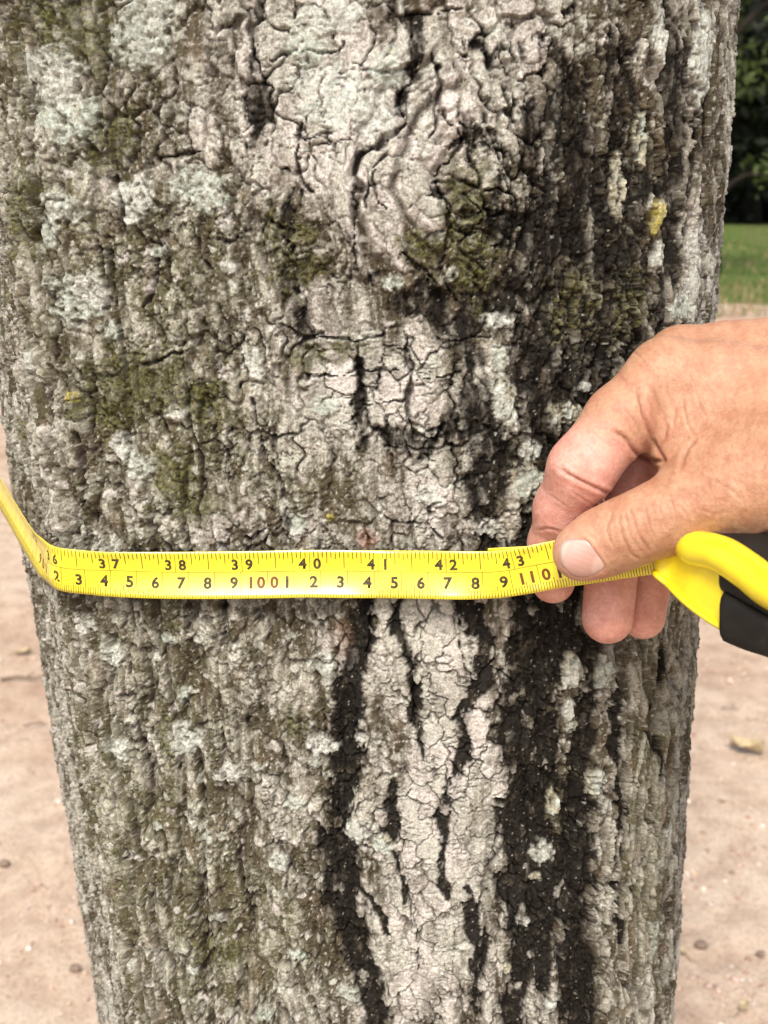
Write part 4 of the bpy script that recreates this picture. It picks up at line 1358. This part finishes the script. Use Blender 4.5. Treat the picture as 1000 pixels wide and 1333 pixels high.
    for ax in range(3):
        o1, o2 = [(1, 2), (2, 0), (0, 1)][ax]
        sl0 = [slice(1, -1)] * 3; sl1 = [slice(1, -1)] * 3
        sl0[ax] = slice(0, d.shape[ax] - 1); sl1[ax] = slice(1, d.shape[ax])
        a, b = ins[tuple(sl0)], ins[tuple(sl1)]
        for flip in (False, True):
            m = (a & ~b) if not flip else (~a & b)
            k = np.argwhere(m)
            off = np.ones(3, int); off[ax] = 0
            k = k + off
            e1 = np.zeros(3, int); e1[o1] = 1
            e2 = np.zeros(3, int); e2[o2] = 1
            g = lambda q: vid[q[:, 0], q[:, 1], q[:, 2]]
            quad = np.stack([g(k - e1 - e2), g(k - e2), g(k), g(k - e1)], -1)
            F.append(quad[:, ::-1] if flip else quad)
    F = np.concatenate(F); F = F[(F >= 0).all(1)]

    def grad(P):
        e = 2e-4
        g = np.stack([sdf(P + np.array(v) * e) - sdf(P - np.array(v) * e) for v in ((1, 0, 0), (0, 1, 0), (0, 0, 1))], -1)
        return g / (np.linalg.norm(g, axis=1)[:, None] + 1e-9)

    def subdivide(V, F):
        E = np.concatenate([F[:, [0, 1]], F[:, [1, 2]], F[:, [2, 3]], F[:, [3, 0]]])
        E.sort(axis=1)
        key = E[:, 0] * (len(V) + 1) + E[:, 1]
        u, inv = np.unique(key, return_inverse=True)
        ea, eb = u // (len(V) + 1), u % (len(V) + 1)
        n0, nE, nF = len(V), len(u), len(F)
        mid = 0.5 * (V[ea] + V[eb]); fc = V[F].mean(1)
        em = (inv + n0).reshape(4, nF)
        f = np.arange(nF) + n0 + nE
        Q = np.concatenate([np.stack([F[:, 0], em[0], f, em[3]], -1), np.stack([em[0], F[:, 1], em[1], f], -1), np.stack([f, em[1], F[:, 2], em[2]], -1), np.stack([em[3], f, em[2], F[:, 3]], -1)])
        return np.vstack([V, mid, fc]), Q
    V, F = subdivide(V, F)
    for _ in range(2):
        V = V - grad(V) * (sdf(V) * 0.9)[:, None]
    N = grad(V)
    dd, pink, thumbw = sdf(V, True)

    # ---------------- folds and lines of the skin
    px, py = cam2px(V)
    faces_cam = (N * -V).sum(1) / np.linalg.norm(V, axis=1)
    disp = np.zeros(len(V)); line = np.zeros(len(V))
    wig = 2.0 * fbm(px / 14, py / 14, 2, 200)
    th, fi = thumbw > 0.5, thumbw < 0.5
    LINES = [   # points, half width px, depth mm, where
        ([(797, 668), (791, 688), (795, 703), (800, 712)], 1.2, .35, th), ([(806, 672), (811, 698), (822, 720), (831, 727)], 1.3, .45, th), ([(814, 668), (822, 698), (829, 710)], 1.1, .35, th),
        ([(820, 662), (831, 693), (845, 717)], 1.3, .45, th), ([(840, 655), (844, 680), (852, 700)], 1.0, .25, th), ([(858, 650), (861, 672), (868, 690)], 1.0, .18, th), ([(782, 674), (779, 690), (783, 700)], 1.0, .18, th),
        ([(833, 508), (838, 535), (849, 570), (862, 595), (876, 613)], 2.2, .9, fi), ([(850, 506), (866, 542), (866, 566), (860, 582)], 1.6, .5, fi), ([(868, 500), (878, 535), (874, 560)], 1.3, .3, fi),
        ([(905, 572), (892, 588), (884, 612)], 1.8, .6, None), ([(888, 520), (893, 548), (905, 570)], 1.3, .3, None), ([(812, 530), (826, 548), (836, 570)], 1.5, .35, fi),
        ([(730, 611), (752, 624), (774, 634), (796, 644)], 1.7, .8, fi), ([(800, 562), (815, 572), (826, 588), (845, 598), (864, 601)], 2.0, 1.0, fi), ([(700, 690), (716, 688), (730, 692)], 1.2, .4, fi),
        ([(905, 505), (912, 530), (922, 545)], 1.1, .18, None), ([(930, 590), (945, 600), (965, 598)], 1.2, .15, None), ([(795, 480), (810, 492), (822, 510)], 1.3, .22, fi), ([(822, 455), (838, 470), (846, 488)], 1.3, .25, fi),
        ([(770, 560), (785, 575), (800, 582)], 1.1, .2, fi), ([(745, 640), (762, 650), (778, 660)], 1.0, .2, fi), ([(708, 640), (722, 648), (740, 660)], 1.0, .18, fi), ([(760, 735), (775, 752), (790, 750)], 1.0, .1, None), ([(880, 655), (895, 672), (900, 690)], 1.1, .2, th), ([(870, 645), (880, 668), (882, 690)], 1.0, .2, th), ([(760, 800), (790, 806), (822, 800)], 1.0, .12, fi), ([(915, 620), (935, 628), (955, 640), (970, 655)], 1.3, .2, None),
        ([(985, 702), (992, 697), (1003, 690)], 1.6, .6, None), ([(760, 575), (775, 590)], 1.2, .15, fi), ([(905, 660), (930, 668), (960, 660)], 1.4, .2, None), ([(900, 640), (920, 652), (950, 650)], 1.2, .15, None)]
    front = smooth(0.02, 0.3, faces_cam)
    for pts, hw, dep, sel in LINES:
        P = catmull(np.array(pts, float), 6)
        m = (px > P[:, 0].min() - 30) & (px < P[:, 0].max() + 30) & (py > P[:, 1].min() - 30) & (py < P[:, 1].max() + 30)
        if sel is not None: m &= sel
        k = np.flatnonzero(m)
        if not len(k): continue
        q = seg_dist(px[k] + wig[k], py[k] + wig[k] * 0.6, P)
        ends = np.minimum(np.hypot(px[k] - P[0, 0], py[k] - P[0, 1]), np.hypot(px[k] - P[-1, 0], py[k] - P[-1, 1]))
        a = np.exp(-(q / (hw * 1.15)) ** 2) * smooth(-2, 7, ends) * front[k]
        disp[k] -= dep * a
        disp[k] += dep * 0.45 * np.exp(-((q - hw * 3.2) / (hw * 2.2)) ** 2) * front[k]
        line[k] = np.maximum(line[k], a * min(1, dep * 1.8))
    # broad forms: tendons, knuckle dimples, loose skin of the web
    for (qx, qy, rx, ry, a) in [(840, 480, 26, 22, .8), (905, 545, 40, 30, -1.0), (870, 640, 30, 18, -.6), (812, 688, 20, 20, .45), (960, 450, 60, 12, .5), (930, 480, 60, 9, -.5), (800, 600, 24, 20, .7), (757, 655, 26, 24, .5), (905, 610, 30, 18, -.8), (940, 660, 40, 20, .5)]:
        disp += a * np.exp(-((px - qx) / rx) ** 2 - ((py - qy) / ry) ** 2) * front
    sk = fbm(px / 9, py / 16, 4, 210, 0.6)
    back = (1 - pink)
    disp += (0.16 * sk + 0.30 * fbm(px / 34, py / 34, 3, 214)) * (0.35 + 0.65 * back) * front
    # nail bed: the skin dips under the nail and rises as a fold round it
    nc, ax_ = np.array([758.5, 727.0]), np.array([math.cos(math.radians(22)), math.sin(math.radians(22))])
    nu = (px - nc[0]) * ax_[0] + (py - nc[1]) * ax_[1]; nv = -(px - nc[0]) * ax_[1] + (py - nc[1]) * ax_[0]
    NAIL = np.array([(730, 711), (738, 703), (756, 701), (765, 704), (778, 721), (789, 738), (780, 747), (764, 754), (746, 752), (734, 740), (730, 726)]) - nc
    Nc = catmull(np.vstack([NAIL[-2:], NAIL, NAIL[:3]]), 8)[16:16 + 11 * 8]
    Na, Nr = np.arctan2(Nc[:, 1], Nc[:, 0]), np.hypot(Nc[:, 0], Nc[:, 1])
    o_ = np.argsort(Na); Na, Nr = Na[o_], Nr[o_]
    Na, Nr = np.concatenate([Na - 2 * np.pi, Na, Na + 2 * np.pi]), np.tile(Nr, 3)
    nrad = lambda dx, dy: np.interp(np.arctan2(dy, dx), Na, Nr)
    nd = np.hypot(px - nc[0], py - nc[1]) / nrad(px - nc[0], py - nc[1])
    nsel = (thumbw > 0.5) * front
    disp -= 0.55 * (1 - smooth(0.86, 1.03, nd)) * nsel
    disp += 0.35 * np.exp(-((nd - 1.14) / 0.10) ** 2) * nsel * smooth(-0.6, 0.2, nu / 30)
    V = V + N * (disp / 1000)[:, None]

    # ---------------- colour of the skin
    blot = fbm(px / 22, py / 22, 5, 220, 0.6) * 1.3
    tan = np.array([0.45, 0.255, 0.155]); tan2 = np.array([0.38, 0.185, 0.108]); pk = np.array([0.64, 0.34, 0.275]); pk2 = np.array([0.54, 0.25, 0.19])
    f = smooth(-0.5, 0.6, blot)[:, None]
    cb = tan * (1 - f) + tan2 * f; cp = pk * (1 - f) + pk2 * f
    pm = smooth(0.15, 0.75, pink + 0.25 * blot)[:, None]
    c = cb * (1 - pm) + cp * pm
    c = c * (1 - 0.5 * line[:, None]) + np.array([0.26, 0.095, 0.06]) * (0.5 * line[:, None])
    tipf = np.exp(-((px - 745) / 34) ** 2 - ((py - 722) / 34) ** 2) * (thumbw > 0.5)
    c = c + (np.array([0.58, 0.33, 0.24]) - c) * (0.6 * tipf)[:, None]
    red = np.exp(-((px - 925) / 45) ** 2 - ((py - 655) / 22) ** 2) * front
    c = c + (np.array([0.44, 0.20, 0.13]) - c) * (0.4 * red * smooth(-0.2, 0.4, sk))[:, None]
    fr = smooth(0.36, 0.46, fbm(px / 5, py / 5, 2, 230)) * back * 0.5
    c = c + (np.array([0.27, 0.14, 0.08]) - c) * (fr * 0.5)[:, None]

    m, nt, b = new_mat('skin', rough=0.52, spec=0.4)
    at = node(nt, 'ShaderNodeAttribute', attribute_name='col')
    tc = node(nt, 'ShaderNodeTexCoord')
    n = noise_n(nt, 700, 5, 0.6, tc.outputs['Object'])
    r = ramp_n(nt, n.outputs[0], [(0.3, (0.84, 0.82, 0.81)), (0.7, (1.1, 1.1, 1.1))])
    nt.links.new(mix_n(nt, at.outputs['Color'], r.outputs[0], 1.0, 'MULTIPLY'), b.inputs['Base Color'])
    b.inputs['Subsurface Weight'].default_value = 0.22
    b.inputs['Subsurface Radius'].default_value = (1.0, 0.35, 0.2)
    b.inputs['Subsurface Scale'].default_value = 0.0035
    vo = node(nt, 'ShaderNodeTexVoronoi', feature='DISTANCE_TO_EDGE')
    vo.inputs['Scale'].default_value = 900
    nt.links.new(tc.outputs['Object'], vo.inputs['Vector'])
    n1 = bump_n(nt, vo.outputs['Distance'], 0.25, 0.0006)
    n2 = noise_n(nt, 450, 6, 0.65, tc.outputs['Object'])
    nt.links.new(bump_n(nt, n2.outputs[0], 0.45, 0.0008, n1), b.inputs['Normal'])

    root = empty('person', W(1000, 560, .37))
    tag(root, 'tanned right hand pinching the yellow tape against the bark between thumb and finger', 'person')
    org = np.array(root.location)
    mesh_np('hand', cam2world(V) - org, F, m, root, cols=c)

    # ---------------- thumbnail, a curved plate on its bed
    mn, nt, b = new_mat('fingernail', (0.70, 0.46, 0.40), 0.22, 0.6)
    at = node(nt, 'ShaderNodeAttribute', attribute_name='col')
    nt.links.new(at.outputs['Color'], b.inputs['Base Color'])
    b.inputs['Subsurface Weight'].default_value = 0.1
    b.inputs['Subsurface Scale'].default_value = 0.001
    nr, na = 14, 48
    pts, cols = [], []
    for i in range(nr + 1):
        rr = i / nr
        for j in range(na):
            a = 2 * math.pi * j / na
            ca, sa = math.cos(a), math.sin(a)
            q = nrad(ca, sa)
            X, Y = nc[0] + rr * q * ca, nc[1] + rr * q * sa
            u_, v_ = rr * q * (ca * ax_[0] + sa * ax_[1]), rr * q * (-ca * ax_[1] + sa * ax_[0])
            pts.append((X, Y)); cols.append((u_, v_, rr))
    pts = np.array(pts); cols = np.array(cols)
    z = np.full(len(pts), 0.34)
    ray = np.stack([(pts[:, 0] - CX) / FPX, -(pts[:, 1] - CY) / FPX, np.ones(len(pts))], -1)
    for _ in range(60):
        z = z + sdf(ray * z[:, None]) * 0.7
    Pn = ray * z[:, None]
    Nn = grad(Pn)
    lift = -0.00012 - 0.0005 * smooth(0.9, 1.0, cols[:, 2]) * (cols[:, 0] > -18) + 0.00035 * smooth(0, -26, cols[:, 0])
    Pn = Pn + Nn * lift[:, None]
    cc = np.array([0.49, 0.285, 0.235]) + np.outer(0.014 * np.sin(cols[:, 1] * 0.9) * np.cos(cols[:, 0] * 0.05) + 0.07 * smooth(6, -24, cols[:, 0] + 0.4 * cols[:, 1]), [1, 1, 1])
    lun = smooth(0.9, 1.25, np.hypot((cols[:, 0] - 34) / 18, cols[:, 1] / 20))
    cc = cc * lun[:, None] + np.array([0.57, 0.38, 0.32]) * (1 - lun)[:, None]
    tip = smooth(-21, -26, cols[:, 0])
    cc = cc + (np.array([0.60, 0.45, 0.37]) - cc) * tip[:, None]
    cc = cc * (1 - 0.45 * smooth(0.86, 1.0, cols[:, 2]))[:, None]
    F2 = [(i * na + j, i * na + (j + 1) % na, (i + 1) * na + (j + 1) % na, (i + 1) * na + j) for i in range(nr) for j in range(na)]
    F2 = np.array(F2)[:, ::-1]
    mesh_np('fingernail', cam2world(Pn) - org, F2, mn, root, cols=cc)


build_hand()


# ================================================================== TREES BEYOND
def leaf_mat(name, trans=0.25):
    m, nt, b = new_mat(name, rough=0.6, spec=0.25)
    at = node(nt, 'ShaderNodeAttribute', attribute_name='col')
    nt.links.new(at.outputs['Color'], b.inputs['Base Color'])
    return m


MAT_LEAF = leaf_mat('leaves')
MAT_WOOD, _nt, _b = new_mat('tree_wood', (0.06, 0.045, 0.035), 0.9, 0.2)
_geo = node(_nt, 'ShaderNodeNewGeometry')
_nn = noise_n(_nt, 12, 5, 0.6, _geo.outputs['Position'])
_r = ramp_n(_nt, _nn.outputs[0], [(0.3, (0.012, 0.009, 0.007)), (0.7, (0.035, 0.028, 0.021))])
_nt.links.new(_r.outputs[0], _b.inputs['Base Color'])


def far_tree(x, y, h, rx, low, nleaf, colr, label, seed, leaf=0.16):
    rg = np.random.default_rng(seed)
    root = empty('broadleaf_tree', (x, y, 0))
    tag(root, label, 'tree', 'trees beyond the lawn')
    bend = rg.normal(0, 0.25, 2)
    tz = np.linspace(0, h * 0.72, 9)
    path = np.stack([bend[0] * (tz / h) ** 2 * 2, bend[1] * (tz / h) ** 2 * 2, tz], -1)
    r0 = 0.028 * h
    v, f = tube(path, r0 * (1 - 0.8 * tz / tz[-1]) + 0.35 * r0 * np.exp(-tz / 0.3), 10)
    tr = mesh_np('trunk', v, f, MAT_WOOD, root)
    clumps = []
    for k in range(9):
        a = rg.uniform(0, 6.28); t = rg.uniform(0.25, 0.95)
        st_ = path[int(t * 8)]
        L = rx * rg.uniform(0.45, 0.9)
        e = st_ + np.array([math.cos(a) * L, math.sin(a) * L, L * rg.uniform(0.1, 0.6)])
        mid = (st_ + e) / 2 + np.array([0, 0, 0.15 * L])
        pp = catmull(np.array([st_, mid, e]), 4)
        v, f = tube(pp, np.linspace(r0 * 0.4, r0 * 0.1, len(pp)), 6)
        mesh_np('limb', v, f, MAT_WOOD, tr)
        clumps.append((e, rx * rg.uniform(0.28, 0.45)))
    for k in range(34):
        a = rg.uniform(0, 6.28); q = rg.random() ** 0.5 * rx * 0.85
        zc = low + (h - low) * rg.random()
        lim = 1 - abs((zc - low) / (h - low) - 0.45) * 0.9
        clumps.append((np.array([math.cos(a) * q * lim, math.sin(a) * q * lim, zc]), rx * rg.uniform(0.2, 0.4)))
    cen = np.array([c_ for c_, _ in clumps]); cr = np.array([r_ for _, r_ in clumps])
    wch = rg.choice(len(clumps), nleaf, p=cr ** 2 / (cr ** 2).sum())
    dirs = rg.normal(0, 1, (nleaf, 3)); dirs /= np.linalg.norm(dirs, axis=1)[:, None]
    rr = cr[wch] * rg.random(nleaf) ** 0.45
    P = cen[wch] + dirs * rr[:, None] * np.array([1, 1, 0.8])
    P[:, 2] = np.maximum(P[:, 2], 0.15)
    a1 = rg.normal(0, 1, (nleaf, 3)); a1 /= np.linalg.norm(a1, axis=1)[:, None]
    a2 = np.cross(a1, rg.normal(0, 1, (nleaf, 3))); a2 /= np.linalg.norm(a2, axis=1)[:, None]
    L = leaf * rg.uniform(0.6, 1.3, (nleaf, 1))
    V = np.stack([P - a1 * L, P + a2 * L * 0.42, P + a1 * L, P - a2 * L * 0.42], 1).reshape(-1, 3)
    F = np.arange(nleaf * 4).reshape(-1, 4)
    c = np.array(colr) * rg.uniform(0.6, 1.4, (nleaf, 1)) * (0.8 + 0.4 * rg.random((len(clumps), 1))[wch])
    mesh_np('crown', V, F, MAT_LEAF, root, smooth_=False, cols=np.repeat(c, 4, 0))


far_tree(13.0, 40.0, 13.0, 4.6, 0.4, 20000, (0.006, 0.009, 0.003), 'dark leafy tree just right of the trunk beyond the lawn', 1, 0.26)
far_tree(17.0, 49.0, 17.0, 6.0, 0.4, 15000, (0.006, 0.009, 0.003), 'tall dark tree at the back of the lawn, behind the leafy one', 3, 0.36)
far_tree(5.1, 17.5, 6.5, 1.5, 2.6, 2600, (0.06, 0.085, 0.02), 'slender pale green tree with hanging sprays close beside the trunk top', 6, 0.09)


def build_treeline():
    rg = np.random.default_rng(77)
    n = 22000
    x = rg.uniform(-130, 150, n)
    y = 88 + rg.normal(0, 4, n)
    top = 9 + 4 * fbm(x / 14, 0 * x, 4, 300) * 2 + 2 * fbm(x / 3, y / 3, 2, 301)
    z = 0.2 + (rg.random(n) ** 0.8) * top
    P = np.stack([x, y, z], -1)
    a1 = rg.normal(0, 1, (n, 3)); a1 /= np.linalg.norm(a1, axis=1)[:, None]
    a2 = np.cross(a1, rg.normal(0, 1, (n, 3))); a2 /= np.linalg.norm(a2, axis=1)[:, None]
    L = rg.uniform(0.5, 1.1, (n, 1))
    V = np.stack([P - a1 * L, P + a2 * L * 0.5, P + a1 * L, P - a2 * L * 0.5], 1).reshape(-1, 3)
    c = np.array([0.02, 0.03, 0.009]) * rg.uniform(0.5, 1.5, (n, 1))
    tag(mesh_np('treeline', V, np.arange(4 * n).reshape(-1, 4), MAT_LEAF, smooth_=False, cols=np.repeat(c, 4, 0)),
        'distant dark wood closing off the far side of the lawn', 'woods', kind='stuff')


build_treeline()
